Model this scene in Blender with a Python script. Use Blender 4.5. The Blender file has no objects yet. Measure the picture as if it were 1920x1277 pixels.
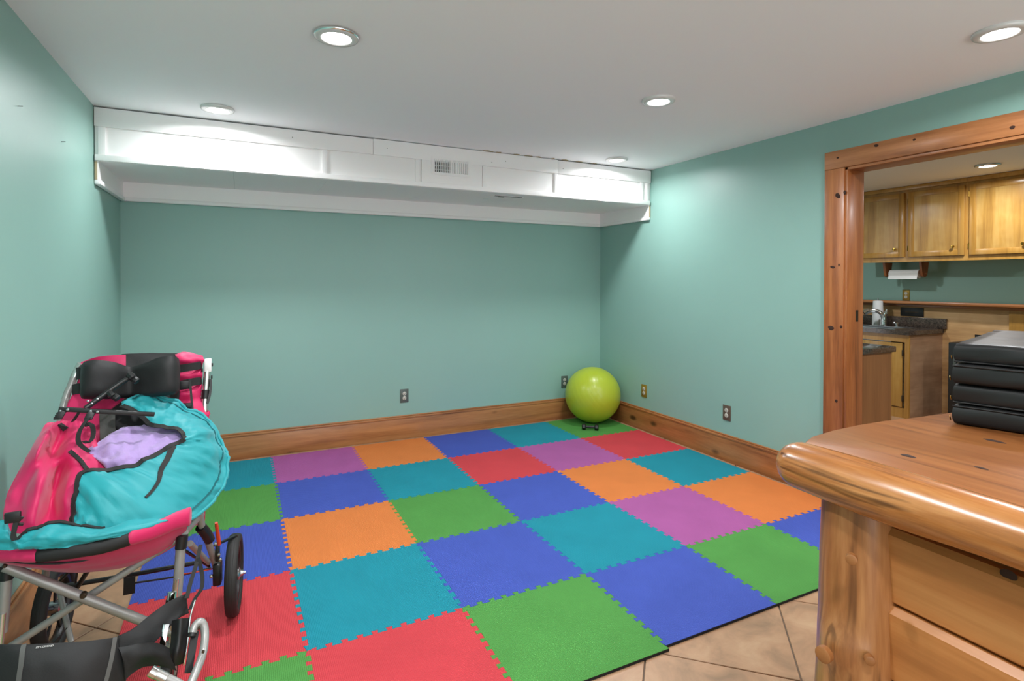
import bpy, bmesh, math, random
from mathutils import Vector, Matrix, noise
PI = math.pi
R = math.radians
sc = bpy.context.scene
col = sc.collection

# ---------------------------------------------------------------- camera, world, lamps, exposure
cam_d = bpy.data.cameras.new('camera')
cam = bpy.data.objects.new('camera', cam_d)
col.objects.link(cam)
cam_d.sensor_width = 36.0
cam_d.sensor_fit = 'HORIZONTAL'
cam_d.lens = 1026.11 * 36.0 / 1920.0
cam_d.shift_x = 0.00377
cam_d.shift_y = -0.05387
cam_d.clip_start = 0.02
def cam_matrix(yaw, pitch, roll, loc):
    cy, sy, cp, sp = math.cos(yaw), math.sin(yaw), math.cos(pitch), math.sin(pitch)
    f = Vector((-sy*cp, cy*cp, sp)); r = Vector((cy, sy, 0)); u = r.cross(f)
    cr, sr = math.cos(roll), math.sin(roll)
    r2 = cr*r + sr*u; u2 = -sr*r + cr*u
    m = Matrix((r2, u2, -f)).transposed().to_4x4()
    m.translation = loc
    return m
cam.matrix_world = cam_matrix(R(-26.04), R(-.48), R(.15), (-3.2595, -4.581, 1.3777))
sc.camera = cam
sc.view_settings.view_transform = 'Standard'
sc.view_settings.look = 'None'
sc.view_settings.gamma = 1.0
sc.view_settings.use_curve_mapping = False
sc.view_settings.exposure = 0.13
sc.cycles.use_denoising = True
sc.cycles.sample_clamp_indirect = 6.0
sc.cycles.max_bounces = 10
sc.cycles.diffuse_bounces = 6
sc.cycles.caustics_reflective = False
sc.cycles.caustics_refractive = False
w = bpy.data.worlds.new('world'); sc.world = w; w.use_nodes = True
w.node_tree.nodes['Background'].inputs[0].default_value = (.96, .97, 1, 1)
w.node_tree.nodes['Background'].inputs[1].default_value = 2.3   # even fill light added from behind the camera to lift the whites

H = 2.385                                     # ceiling height
LIGHTS = [(-2.905, -2.242), (-3.38, -.94), (-1.174, -2.209), (-.473, -.909), (-.522, -3.466)]
LIGHTS_BEHIND = [(-3.38, -3.47), (-2.9, -4.75), (-1.2, -4.75), (-3.38, -6.0), (-.5, -6.0)]   # the same grid, assumed to go on unseen behind the camera
LIGHTS_KITCHEN = [(2.509, -2.156), (1.5, -.7), (1.6, -3.8)]
LAMP_W = 16.0
def lamp(x, y, watts, spread=168):
    d = bpy.data.lights.new('downlight_lamp', 'AREA'); d.shape = 'DISK'; d.size = .12
    d.energy = watts; d.spread = R(spread); d.color = (.965, .98, 1)
    o = bpy.data.objects.new('downlight_lamp', d); o.location = (x, y, H - .022); col.objects.link(o)
for (x, y), k in zip(LIGHTS + LIGHTS_BEHIND, (1, .86, 1, .86, 1, 1, 1, 1, 1, 1)): lamp(x, y, LAMP_W * k)
for x, y in LIGHTS_KITCHEN: lamp(x, y, LAMP_W * 1.1)

# ---------------------------------------------------------------- materials
def new_mat(name):
    m = bpy.data.materials.new(name); m.use_nodes = True
    nt = m.node_tree; b = nt.nodes['Principled BSDF']
    return m, nt, b
def lin(c):
    return tuple(((v/255/12.92) if v/255 <= .04045 else ((v/255+.055)/1.055)**2.4) for v in c)
def N(nt, t, **kw):
    n = nt.nodes.new(t)
    for k, v in kw.items():
        if k in n.inputs: n.inputs[k].default_value = v
        else: setattr(n, k, v)
    return n
def plain(name, rgb, rough=.5, metal=0, var=.06, vscale=3, bump=0, bscale=60, coat=0, spec=.5, sheen=0):
    m, nt, b = new_mat(name)
    c = lin(rgb)
    b.inputs['Roughness'].default_value = rough; b.inputs['Metallic'].default_value = metal
    b.inputs['Coat Weight'].default_value = coat; b.inputs['Specular IOR Level'].default_value = spec
    b.inputs['Sheen Weight'].default_value = sheen
    tc = N(nt, 'ShaderNodeTexCoord')
    nz = N(nt, 'ShaderNodeTexNoise', Scale=vscale, Detail=4.0); nt.links.new(tc.outputs['Object'], nz.inputs['Vector'])
    mx = N(nt, 'ShaderNodeMix', data_type='RGBA')
    mx.inputs[6].default_value = tuple(v*(1-var) for v in c)+(1,); mx.inputs[7].default_value = tuple(min(1, v*(1+var)) for v in c)+(1,)
    nt.links.new(nz.outputs['Fac'], mx.inputs[0]); nt.links.new(mx.outputs[2], b.inputs['Base Color'])
    if bump:
        n2 = N(nt, 'ShaderNodeTexNoise', Scale=bscale, Detail=3.0); nt.links.new(tc.outputs['Object'], n2.inputs['Vector'])
        bp = N(nt, 'ShaderNodeBump', Strength=bump, Distance=.002); nt.links.new(n2.outputs['Fac'], bp.inputs['Height'])
        nt.links.new(bp.outputs['Normal'], b.inputs['Normal'])
    return m
def wood(name, dark, mid, light, axis='x', rough=.35, fine=1.0, blotch=0, coat=.15, knots=0, streak=0):
    """pine: grain stretched along one axis of the object, colour bands across it"""
    m, nt, b = new_mat(name); L = nt.links
    tc = N(nt, 'ShaderNodeTexCoord'); mp = N(nt, 'ShaderNodeMapping')
    s = {'x': (.7, 9, 9), 'y': (9, .7, 9), 'z': (9, 9, .7)}[axis]
    mp.inputs['Scale'].default_value = tuple(v*fine for v in s)
    L.new(tc.outputs['Object'], mp.inputs['Vector'])
    n1 = N(nt, 'ShaderNodeTexNoise', Scale=1.3, Detail=5.0, Roughness=.55, Distortion=.5); L.new(mp.outputs['Vector'], n1.inputs['Vector'])
    n2 = N(nt, 'ShaderNodeTexNoise', Scale=9.0, Detail=3.0, Roughness=.6); L.new(mp.outputs['Vector'], n2.inputs['Vector'])
    add = N(nt, 'ShaderNodeMath', operation='MULTIPLY_ADD'); add.inputs[1].default_value = .35
    L.new(n2.outputs['Fac'], add.inputs[0]); L.new(n1.outputs['Fac'], add.inputs[2])
    cr = N(nt, 'ShaderNodeValToRGB'); e = cr.color_ramp.elements
    e[0].position = .42; e[0].color = lin(dark)+(1,); e[1].position = .88; e[1].color = lin(light)+(1,)
    k = cr.color_ramp.elements.new(.64); k.color = lin(mid)+(1,)
    L.new(add.outputs[0], cr.inputs['Fac'])
    out = cr.outputs['Color']
    if blotch:
        n3 = N(nt, 'ShaderNodeTexNoise', Scale=5.0, Detail=2.0); L.new(tc.outputs['Object'], n3.inputs['Vector'])
        r3 = N(nt, 'ShaderNodeMapRange'); r3.inputs[1].default_value = .45; r3.inputs[2].default_value = .7; r3.inputs[4].default_value = blotch
        L.new(n3.outputs['Fac'], r3.inputs[0])
        mx = N(nt, 'ShaderNodeMix', data_type='RGBA'); mx.inputs[7].default_value = lin(dark)+(1,)
        L.new(r3.outputs[0], mx.inputs[0]); L.new(out, mx.inputs[6]); out = mx.outputs[2]
    if streak:
        ms = N(nt, 'ShaderNodeMapping'); ms.inputs['Scale'].default_value = {'x': (1.6, 26, 26), 'y': (26, 1.6, 26), 'z': (26, 26, 1.6)}[axis]
        L.new(tc.outputs['Object'], ms.inputs['Vector'])
        n4 = N(nt, 'ShaderNodeTexNoise', Scale=1.7, Detail=2.0, Distortion=.8); L.new(ms.outputs['Vector'], n4.inputs['Vector'])
        r4 = N(nt, 'ShaderNodeMapRange'); r4.inputs[1].default_value = .57; r4.inputs[2].default_value = .7; r4.inputs[4].default_value = streak
        L.new(n4.outputs['Fac'], r4.inputs[0])
        mx = N(nt, 'ShaderNodeMix', data_type='RGBA'); mx.inputs[7].default_value = tuple(v*.45 for v in lin(dark))+(1,)
        L.new(r4.outputs[0], mx.inputs[0]); L.new(out, mx.inputs[6]); out = mx.outputs[2]
    if knots:
        mk = N(nt, 'ShaderNodeMapping'); mk.inputs['Scale'].default_value = {'x': (.8, 1.6, 1.6), 'y': (1.6, .8, 1.6), 'z': (1.6, 1.6, .8)}[axis]
        L.new(tc.outputs['Object'], mk.inputs['Vector'])
        vo = N(nt, 'ShaderNodeTexVoronoi', Scale=knots); L.new(mk.outputs['Vector'], vo.inputs['Vector'])
        rk = N(nt, 'ShaderNodeMapRange'); rk.inputs[1].default_value = .07; rk.inputs[2].default_value = .13; rk.inputs[3].default_value = .85; rk.inputs[4].default_value = 0
        L.new(vo.outputs['Distance'], rk.inputs[0])
        mx = N(nt, 'ShaderNodeMix', data_type='RGBA'); mx.inputs[7].default_value = lin((58, 32, 18))+(1,)
        L.new(rk.outputs[0], mx.inputs[0]); L.new(out, mx.inputs[6]); out = mx.outputs[2]
    L.new(out, b.inputs['Base Color'])
    b.inputs['Roughness'].default_value = rough; b.inputs['Coat Weight'].default_value = coat; b.inputs['Coat Roughness'].default_value = .2
    bp = N(nt, 'ShaderNodeBump', Strength=.15, Distance=.001); L.new(add.outputs[0], bp.inputs['Height']); L.new(bp.outputs['Normal'], b.inputs['Normal'])
    return m
def foam(name, rgb):
    m, nt, b = new_mat(name); L = nt.links; c = lin(rgb)
    tc = N(nt, 'ShaderNodeTexCoord'); sp = N(nt, 'ShaderNodeSeparateXYZ'); L.new(tc.outputs['Object'], sp.inputs[0])
    def sn(op_a, k):
        a = N(nt, 'ShaderNodeMath', operation=op_a); L.new(sp.outputs[0], a.inputs[0]); L.new(sp.outputs[1], a.inputs[1])
        s_ = N(nt, 'ShaderNodeMath', operation='MULTIPLY'); s_.inputs[1].default_value = k; L.new(a.outputs[0], s_.inputs[0])
        t = N(nt, 'ShaderNodeMath', operation='SINE'); L.new(s_.outputs[0], t.inputs[0]); return t
    k = 2*PI/.0125
    s1, s2 = sn('ADD', k), sn('SUBTRACT', k)
    pr = N(nt, 'ShaderNodeMath', operation='MULTIPLY'); L.new(s1.outputs[0], pr.inputs[0]); L.new(s2.outputs[0], pr.inputs[1])
    bp = N(nt, 'ShaderNodeBump', Strength=.9, Distance=.0013); L.new(pr.outputs[0], bp.inputs['Height']); L.new(bp.outputs['Normal'], b.inputs['Normal'])
    nz = N(nt, 'ShaderNodeTexNoise', Scale=5.0, Detail=5.0); L.new(tc.outputs['Object'], nz.inputs['Vector'])
    mx = N(nt, 'ShaderNodeMix', data_type='RGBA'); mx.inputs[6].default_value = tuple(v*.88 for v in c)+(1,); mx.inputs[7].default_value = tuple(min(1, v*1.1) for v in c)+(1,)
    L.new(nz.outputs['Fac'], mx.inputs[0]); L.new(mx.outputs[2], b.inputs['Base Color'])
    b.inputs['Roughness'].default_value = .66; b.inputs['Specular IOR Level'].default_value = .2
    return m
def tile_mat():
    m, nt, b = new_mat('tan ceramic floor tile'); L = nt.links
    tc = N(nt, 'ShaderNodeTexCoord'); n = N(nt, 'ShaderNodeTexNoise', Scale=5.5, Detail=8.0, Roughness=.62, Distortion=.6); L.new(tc.outputs['Object'], n.inputs['Vector'])
    cr = N(nt, 'ShaderNodeValToRGB'); e = cr.color_ramp.elements
    e[0].position = .3; e[0].color = lin((134, 106, 82))+(1,); e[1].position = .72; e[1].color = lin((184, 150, 118))+(1,)
    k = cr.color_ramp.elements.new(.5); k.color = lin((168, 130, 100))+(1,)
    L.new(n.outputs['Fac'], cr.inputs['Fac']); L.new(cr.outputs['Color'], b.inputs['Base Color'])
    b.inputs['Roughness'].default_value = .38
    bp = N(nt, 'ShaderNodeBump', Strength=.2, Distance=.002); L.new(n.outputs['Fac'], bp.inputs['Height']); L.new(bp.outputs['Normal'], b.inputs['Normal'])
    return m
def granite():
    m, nt, b = new_mat('dark speckled granite'); L = nt.links
    tc = N(nt, 'ShaderNodeTexCoord'); v = N(nt, 'ShaderNodeTexVoronoi', Scale=260.0); L.new(tc.outputs['Object'], v.inputs['Vector'])
    n = N(nt, 'ShaderNodeTexNoise', Scale=45.0, Detail=4.0); L.new(tc.outputs['Object'], n.inputs['Vector'])
    mul = N(nt, 'ShaderNodeMath', operation='MULTIPLY'); L.new(v.outputs['Distance'], mul.inputs[0]); L.new(n.outputs['Fac'], mul.inputs[1])
    cr = N(nt, 'ShaderNodeValToRGB'); e = cr.color_ramp.elements
    e[0].position = .1; e[0].color = lin((30, 26, 25))+(1,); e[1].position = .45; e[1].color = lin((104, 90, 80))+(1,)
    L.new(mul.outputs[0], cr.inputs['Fac']); L.new(cr.outputs['Color'], b.inputs['Base Color']); b.inputs['Roughness'].default_value = .12
    return m
def emit(name, strength):
    m, nt, b = new_mat(name)
    b.inputs['Base Color'].default_value = (.9, .9, .88, 1); b.inputs['Emission Color'].default_value = (1, .97, .93, 1); b.inputs['Emission Strength'].default_value = strength
    return m
M = dict(
    wall=plain('seafoam green wall paint', (139, 178, 168), .42, var=.03, bump=.05, bscale=120),
    ceiling=plain('white ceiling paint', (248, 249, 251), .8, var=.015, bump=.05, bscale=200),
    white=plain('white painted trim', (246, 244, 243), .45, var=.02, vscale=2),
    white_gap=plain('raw edge of old board', (176, 160, 128), .8),
    gap_shade=plain('painted gap shade', (20, 19, 18), .9),  # near-black colour standing in for shade inside gaps
    grout=plain('grey brown grout', (112, 96, 82), .9, bump=.3),
    tile=tile_mat(), granite=granite(),
    pine_z=wood('knotty pine casing upright', (112, 62, 30), (152, 90, 48), (180, 116, 66), 'z'),
    pine_y=wood('knotty pine board along the room', (120, 72, 38), (160, 102, 58), (184, 124, 76), 'y', knots=2.6),
    pine_x=wood('knotty pine board across the room', (124, 78, 44), (162, 108, 66), (184, 128, 80), 'x', knots=2.6),
    log_y=wood('peeled varnished log lengthwise', (104, 60, 28), (166, 104, 52), (200, 140, 84), 'y', .26, 1.6, coat=.3, streak=.8),
    log_z=wood('peeled varnished log upright', (100, 60, 32), (150, 96, 54), (182, 128, 80), 'z', .34, 1.4, coat=.2, streak=.6),
    bar_top=wood('varnished pine slab', (98, 56, 26), (138, 82, 40), (158, 100, 52), 'y', .42, .6, coat=.05, streak=.35),
    bar_board=wood('pine siding board', (158, 98, 50), (184, 120, 66), (202, 140, 84), 'y', .42, .8),
    knot=plain('dark pine knot', (52, 28, 16), .85, var=.3, vscale=60),
    knot_wood=plain('cut branch stub', (150, 96, 52), .5, var=.25, vscale=40),
    cab=wood('honey stained cabinet wood', (150, 108, 50), (186, 142, 70), (204, 166, 98), 'z', .28, .7, blotch=.45, coat=.4),
    cab_frame=wood('honey stained cabinet frame', (150, 106, 46), (182, 134, 60), (198, 152, 80), 'z', .3, .8, coat=.3),
    ply=wood('bare plywood', (166, 124, 80), (206, 164, 112), (222, 186, 138), 'y', .6, .5, blotch=.35, coat=0),
    ply_end=wood('stained plywood end panel', (126, 96, 72), (166, 130, 100), (188, 154, 122), 'x', .55, .45, blotch=.5, coat=0),
    end_panel=wood('brown wood veneer panel', (118, 78, 44), (148, 100, 60), (164, 114, 70), 'z', .4, .6),
    brass=plain('brass', (190, 150, 70), .25, 1.0), chrome=plain('chrome', (225, 228, 230), .08, 1.0, var=.01),
    steel=plain('stainless steel', (176, 180, 184), .3, 1.0, var=.03), bronze=plain('dark bronze', (70, 58, 44), .4, .6),
    plate_grey=plain('grey outlet cover', (84, 94, 90), .35, var=.05), plate_brown=plain('bronze outlet cover', (92, 76, 64), .4),
    plate_brass=plain('antique brass outlet cover', (158, 128, 58), .35, .5), socket=plain('ivory socket', (196, 194, 184), .45),
    black_plastic=plain('black plastic', (22, 22, 23), .4), paper=plain('white paper towel', (238, 240, 240), .9, var=.03, bump=.3, bscale=150),
    lens=emit('lit downlight lens', 14.0), trim_ring=plain('white trim ring', (222, 222, 220), .3, .1, var=.02),
    vinyl=plain('black vinyl', (26, 26, 27), .45, var=.2, vscale=8, bump=.25, bscale=14, spec=.4),
    ball=plain('glossy lime rubber', (170, 186, 48), .32, var=.05, coat=.15), dumb=plain('black vinyl dumbbell', (14, 14, 15), .45),
    foam_side=plain('black foam edge', (22, 20, 22), .9),
    orange=foam('orange foam', (215, 123, 63)), teal=foam('teal foam', (26, 136, 154)), blue=foam('blue foam', (67, 86, 175)),
    green=foam('green foam', (80, 145, 69)), red=foam('red foam', (201, 64, 72)), purple=foam('purple foam', (167, 88, 151)),
)

M['bar_top'].node_tree.nodes['Principled BSDF'].inputs['Specular IOR Level'].default_value = .25

# ---------------------------------------------------------------- mesh helpers
OFF = {}
def link(name, me, parent=None, base=None):
    o = bpy.data.objects.new(name, me); col.objects.link(o)
    off = OFF[parent.name] if parent else Vector(base or (0, 0, 0))
    if me is not None: me.transform(Matrix.Translation(-off))
    if parent: o.parent = parent
    else: o.location = off
    OFF[o.name] = off
    return o
def finish(name, bm, mats, parent=None, base=None, smooth=40, label=None):
    bmesh.ops.recalc_face_normals(bm, faces=bm.faces)
    me = bpy.data.meshes.new(name); bm.to_mesh(me); bm.free()
    for m in (mats if isinstance(mats, (list, tuple)) else [mats]): me.materials.append(m)
    if smooth:
        me.polygons.foreach_set('use_smooth', [True]*len(me.polygons))
        me.set_sharp_from_angle(angle=R(smooth))
    o = link(name, me, parent, base)
    if label: o['label'] = label
    return o
def tag(o, label=None, cat=None, group=None, kind=None):
    if label: o['label'] = label
    if cat: o['category'] = cat
    if group: o['group'] = group
    if kind: o['kind'] = kind
    return o
def thing(name, loc, label, cat, group=None):
    return tag(link(name, None, None, loc), label, cat, group)
def struct(name, loc=(0, 0, 0)):
    return tag(link(name, None, None, loc), kind='structure')
def bm_new(): return bmesh.new()
def box(bm, lo, hi, bev=0, seg=2, rot=None, mi=0):
    lo, hi = Vector(lo), Vector(hi); c = (lo+hi)/2; d = hi-lo
    r = bmesh.ops.create_cube(bm, size=1.0, matrix=Matrix.Translation(c) @ (rot.to_4x4() if rot else Matrix()) @ Matrix.Diagonal((*d, 1)))
    vs = r['verts']; fs = list({f for v in vs for f in v.link_faces})
    for f in fs: f.material_index = mi
    if bev:
        es = list({e for v in vs for e in v.link_edges})
        bmesh.ops.bevel(bm, geom=es, offset=bev, segments=seg, profile=.5, affect='EDGES')
    return bm
def bx(name, lo, hi, mat, parent=None, bev=0, **kw):
    label = kw.pop('label', None); base = kw.pop('base', None)
    return finish(name, box(bm_new(), lo, hi, bev, **kw), mat, parent, base, label=label)
def smooth_path(pts, n=6):
    pts = [Vector(p) for p in pts]
    if len(pts) < 3: return pts
    out = []
    for i in range(len(pts)-1):
        p0 = pts[max(i-1, 0)]; p1 = pts[i]; p2 = pts[i+1]; p3 = pts[min(i+2, len(pts)-1)]
        for k in range(n):
            t = k/n
            out.append(.5*((2*p1)+(p2-p0)*t+(2*p0-5*p1+4*p2-p3)*t*t+(3*p1-p0-3*p2+p3)*t**3))
    out.append(pts[-1]); return out
def tube(bm, pts, rad, seg=12, cap=True, mi=0, closed=False):
    """round bar through pts; rad a number or one per point"""
    pts = [Vector(p) for p in pts]; n = len(pts)
    rads = rad if isinstance(rad, (list, tuple)) else [rad]*n
    if len(rads) != n: rads = [rads[min(int(i*(len(rads)-1)/(n-1)+.5), len(rads)-1)] for i in range(n)]
    tang = [(pts[min(i+1, n-1)]-pts[max(i-1, 0)]).normalized() for i in range(n)]
    if closed: tang = [(pts[(i+1) % n]-pts[i-1]).normalized() for i in range(n)]
    ref = Vector((0, 0, 1)) if abs(tang[0].z) < .9 else Vector((1, 0, 0))
    u = tang[0].cross(ref).normalized(); rings = []
    for i in range(n):
        u = (u - tang[i]*u.dot(tang[i])).normalized(); v = tang[i].cross(u)
        rings.append([bm.verts.new(pts[i]+rads[i]*(math.cos(2*PI*k/seg)*u+math.sin(2*PI*k/seg)*v)) for k in range(seg)])
    for i in range(n if closed else n-1):
        a, b = rings[i], rings[(i+1) % n]
        for k in range(seg):
            f = bm.faces.new((a[k], a[(k+1) % seg], b[(k+1) % seg], b[k])); f.material_index = mi
    if cap and not closed:
        for r_ in (rings[0], rings[-1]):
            f = bm.faces.new(r_); f.material_index = mi
    return bm
def bar(bm, a, b, w_, t_, up=(0, 0, 1), bev=0):
    """flat bar from a to b, w_ wide, t_ thick along up"""
    a, b = Vector(a), Vector(b); d = (b-a); L_ = d.length; d.normalize()
    up = Vector(up); side = d.cross(up).normalized(); up = side.cross(d)
    m = Matrix((d, side, up)).transposed().to_4x4(); m.translation = (a+b)/2
    r = bmesh.ops.create_cube(bm, size=1.0, matrix=m @ Matrix.Diagonal((L_, w_, t_, 1)))
    if bev:
        es = list({e for v in r['verts'] for e in v.link_edges})
        bmesh.ops.bevel(bm, geom=es, offset=bev, segments=2, profile=.5, affect='EDGES')
    return bm
def ribbon(bm, pts, wvec, thick):
    """strap: path pts, width vectors (one or per point), thickness"""
    pts = [Vector(p) for p in pts]; n = len(pts); rows = []
    for i in range(n):
        wv = Vector(wvec[i] if isinstance(wvec, list) else wvec)*.5
        t = (pts[min(i+1, n-1)]-pts[max(i-1, 0)]).normalized(); nn = t.cross(wv).normalized()*thick*.5
        rows.append([bm.verts.new(pts[i]+s) for s in (wv+nn, wv-nn, -wv-nn, -wv+nn)])
    for i in range(n-1):
        for k in range(4): bm.faces.new((rows[i][k], rows[i][(k+1) % 4], rows[i+1][(k+1) % 4], rows[i+1][k]))
    bm.faces.new(rows[0]); bm.faces.new(rows[-1])
    return bm
def lathe(bm, prof, center, axis='z', seg=32, mi=0, rot=None):
    """prof: (radius, height) pairs turned about an axis through center"""
    c = Vector(center); rings = []
    A = {'z': Matrix.Identity(3), 'x': Matrix.Rotation(PI/2, 3, 'Y'), 'y': Matrix.Rotation(-PI/2, 3, 'X')}[axis]
    if rot is not None: A = rot @ A
    for r_, h in prof:
        if r_ < 1e-6: rings.append([bm.verts.new(c+A @ Vector((0, 0, h)))])
        else: rings.append([bm.verts.new(c+A @ Vector((r_*math.cos(2*PI*k/seg), r_*math.sin(2*PI*k/seg), h))) for k in range(seg)])
    for a, b in zip(rings, rings[1:]):
        for k in range(seg):
            v = [a[k % len(a)], a[(k+1) % len(a)], b[(k+1) % len(b)], b[k % len(b)]]
            v = list(dict.fromkeys(v))
            if len(v) > 2: f = bm.faces.new(v); f.material_index = mi
    return bm
def prism(bm, poly, z0, z1, mi_top=0, mi_side=0, ch=0):
    """outline poly (x, y) raised from z0 to z1 with a small chamfer at the top"""
    n = len(poly); P = [Vector((p[0], p[1])) for p in poly]
    area = sum(P[i].x*P[(i+1) % n].y-P[(i+1) % n].x*P[i].y for i in range(n))
    if area < 0: P.reverse()
    ins = []
    for i in range(n):
        e1 = (P[i]-P[i-1]).normalized(); e2 = (P[(i+1) % n]-P[i]).normalized()
        nn = Vector((-e1.y-e2.y, e1.x+e2.x)); L_ = nn.length
        nn = nn/L_*min(1.6, 2/L_) if L_ > 1e-6 else Vector((-e1.y, e1.x))
        ins.append(P[i]+nn*ch)
    lo = [bm.verts.new((p.x, p.y, z0)) for p in P]; mid = [bm.verts.new((p.x, p.y, z1-ch)) for p in P]
    top = [bm.verts.new((p.x, p.y, z1)) for p in ins] if ch else mid
    for i in range(n):
        j = (i+1) % n
        f = bm.faces.new((lo[i], lo[j], mid[j], mid[i])); f.material_index = mi_side
        if ch: f = bm.faces.new((mid[i], mid[j], top[j], top[i])); f.material_index = mi_top
    f = bm.faces.new(top); f.material_index = mi_top
    f = bm.faces.new(list(reversed(lo))); f.material_index = mi_side
    return bm
def copy_tree(o, parent=None):
    c = o.copy(); col.objects.link(c); c.parent = parent
    OFF[c.name] = OFF.get(o.name)
    for ch in [x for x in bpy.data.objects if x.parent == o]: copy_tree(ch, c)
    return c

# ---------------------------------------------------------------- room shell
XL, XR, YB, YF = -4.024, .0905, .1006, -6.6
KX, KY0, KY1 = 3.37, -5.2, .6                 # kitchen far wall and ends
OY0, OY1, OZ = -2.462, -3.78, 2.08            # doorway in the right wall
WT = .14
fl = bx('floor', (XL-.1, YF-.1, -.12), (KX+.1, KY1+.1, -.006), M['grout']); tag(fl, kind='structure')
def clip(poly, f):
    out = []
    for i in range(len(poly)):
        a, b = poly[i], poly[(i+1) % len(poly)]; fa, fb = f(a), f(b)
        if fa >= 0: out.append(a)
        if (fa >= 0) != (fb >= 0):
            t = fa/(fa-fb); out.append((a[0]+(b[0]-a[0])*t, a[1]+(b[1]-a[1])*t))
    return out
S = .522; ang = R(-43.4)                       # tiles laid on the diagonal
e1 = Vector((math.cos(ang), math.sin(ang))); e2 = Vector((-e1.y, e1.x)); o0 = Vector((-1.523, -3.342))
random.seed(4)
for i in range(-16, 17):
    for j in range(-16, 17):
        g = .0028
        q = [o0+e1*(S*(i+a))+e2*(S*(j+b)) for a, b in ((0, 0), (1, 0), (1, 1), (0, 1))]
        ce = sum(q, Vector((0, 0)))/4
        q = [tuple(p+(ce-p).normalized()*g*1.41) for p in q]
        spans = [(XL, KX)] if OY1 < ce.y < OY0 else [(XL, XR), (XR, KX)]      # the tiling runs through the doorway
        for x0b, x1b in spans:
            p_ = q
            for fn in ((lambda p: p[0]-x0b-.001), (lambda p: x1b-.001-p[0]), (lambda p: p[1]-YF), (lambda p: (YB if x1b == XR or ce.x < XR else KY1)-p[1])):
                if p_: p_ = clip(p_, fn)
            if len(p_) < 3 or ce.y < -5.2: continue
            if max(p[0] for p in p_) < -.02 and min(p[0] for p in p_) > -3.66 and min(p[1] for p in p_) > -2.98 and max(p[1] for p in p_) < -.01: continue   # wholly under the mat
            if abs(sum(p_[k][0]*p_[(k+1) % len(p_)][1]-p_[(k+1) % len(p_)][0]*p_[k][1] for k in range(len(p_)))) < .002: continue
            finish('floor_tile', prism(bm_new(), p_, -.008, random.uniform(-.0006, 0), ch=.0015), M['tile'], fl, smooth=0)
tag(bx('ceiling', (XL-.1, YF-.1, H), (KX+.1, KY1+.1, H+.1), M['ceiling']), kind='structure')
tag(bx('wall_left', (XL-.1, YF-.1, -.01), (XL, YB+.1, H), M['wall']), kind='structure')
tag(bx('wall_back', (XL, YB, -.01), (XR+WT, YB+.1, H), M['wall']), kind='structure')
tag(bx('wall_front', (XR, YF-.1, -.01), (KX, YF, H), M['wall']), kind='structure')   # room end left open here to let the added world fill light in
b = bm_new()
box(b, (XR, OY0, -.01), (XR+WT, YB, H)); box(b, (XR, YF, -.01), (XR+WT, OY1, H)); box(b, (XR, OY1, OZ), (XR+WT, OY0, H))
tag(finish('wall_right', b, M['wall']), kind='structure')
tag(bx('wall_kitchen', (KX, YF, -.01), (KX+.1, KY1+.1, H), M['wall']), kind='structure')
tag(bx('wall_kitchen_end', (XR+WT, KY1, -.01), (KX, KY1+.1, H), M['wall']), kind='structure')

# baseboards: board, moulded cap
def baseboard(name, a, b_, nrm, mat):
    st = struct(name)
    a, b_, nrm = Vector(a), Vector(b_), Vector(nrm)
    def seg(nm, z0, z1, t, bev):
        lo = Vector((min(a.x, b_.x, a.x+nrm.x*t, b_.x+nrm.x*t), min(a.y, b_.y, a.y+nrm.y*t, b_.y+nrm.y*t), z0))
        hi = Vector((max(a.x, b_.x, a.x+nrm.x*t, b_.x+nrm.x*t), max(a.y, b_.y, a.y+nrm.y*t, b_.y+nrm.y*t), z1))
        bx(nm, lo, hi, mat, st, bev)
    seg('board', 0, .176, .018, .002); seg('cap_rail', .176, .192, .022, .003); seg('cap_moulding', .192, .205, .012, .004)
    return st
baseboard('baseboard_back', (XL, YB, 0), (XR, YB, 0), (0, -1, 0), M['pine_x'])
baseboard('baseboard_right', (XR, YB-.022, 0), (XR, OY0+.13, 0), (-1, 0, 0), M['pine_y'])
baseboard('baseboard_left', (XL, YB-.022, 0), (XL, YF, 0), (1, 0, 0), M['pine_y'])

# cased opening to the kitchen
dr = struct('door_1')
cw = .126
bx('casing_upright', (XR-.02, OY0, 0), (XR, OY0+cw, OZ), M['pine_z'], dr, .003)
bx('casing_upright', (XR-.02, OY1-cw, 0), (XR, OY1, OZ), M['pine_z'], dr, .003)
bx('casing_head', (XR-.022, OY1-cw, OZ), (XR, OY0+cw, OZ+.112), M['pine_y'], dr, .003)
bx('jamb', (XR-.012, OY0-.018, 0), (XR+WT+.01, OY0+.002, OZ), M['pine_z'], dr, .002)
bx('jamb', (XR-.012, OY1-.002, 0), (XR+WT+.01, OY1+.018, OZ), M['pine_z'], dr, .002)
bx('jamb_head', (XR-.012, OY1, OZ-.018), (XR+WT+.01, OY0, OZ+.002), M['pine_y'], dr, .002)
bx('strike_plate', (XR+.075, OY0-.0195, 1.13), (XR+.1, OY0-.0175, 1.2), M['bronze'], dr, label='small dark metal strike plate in the jamb')
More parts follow.
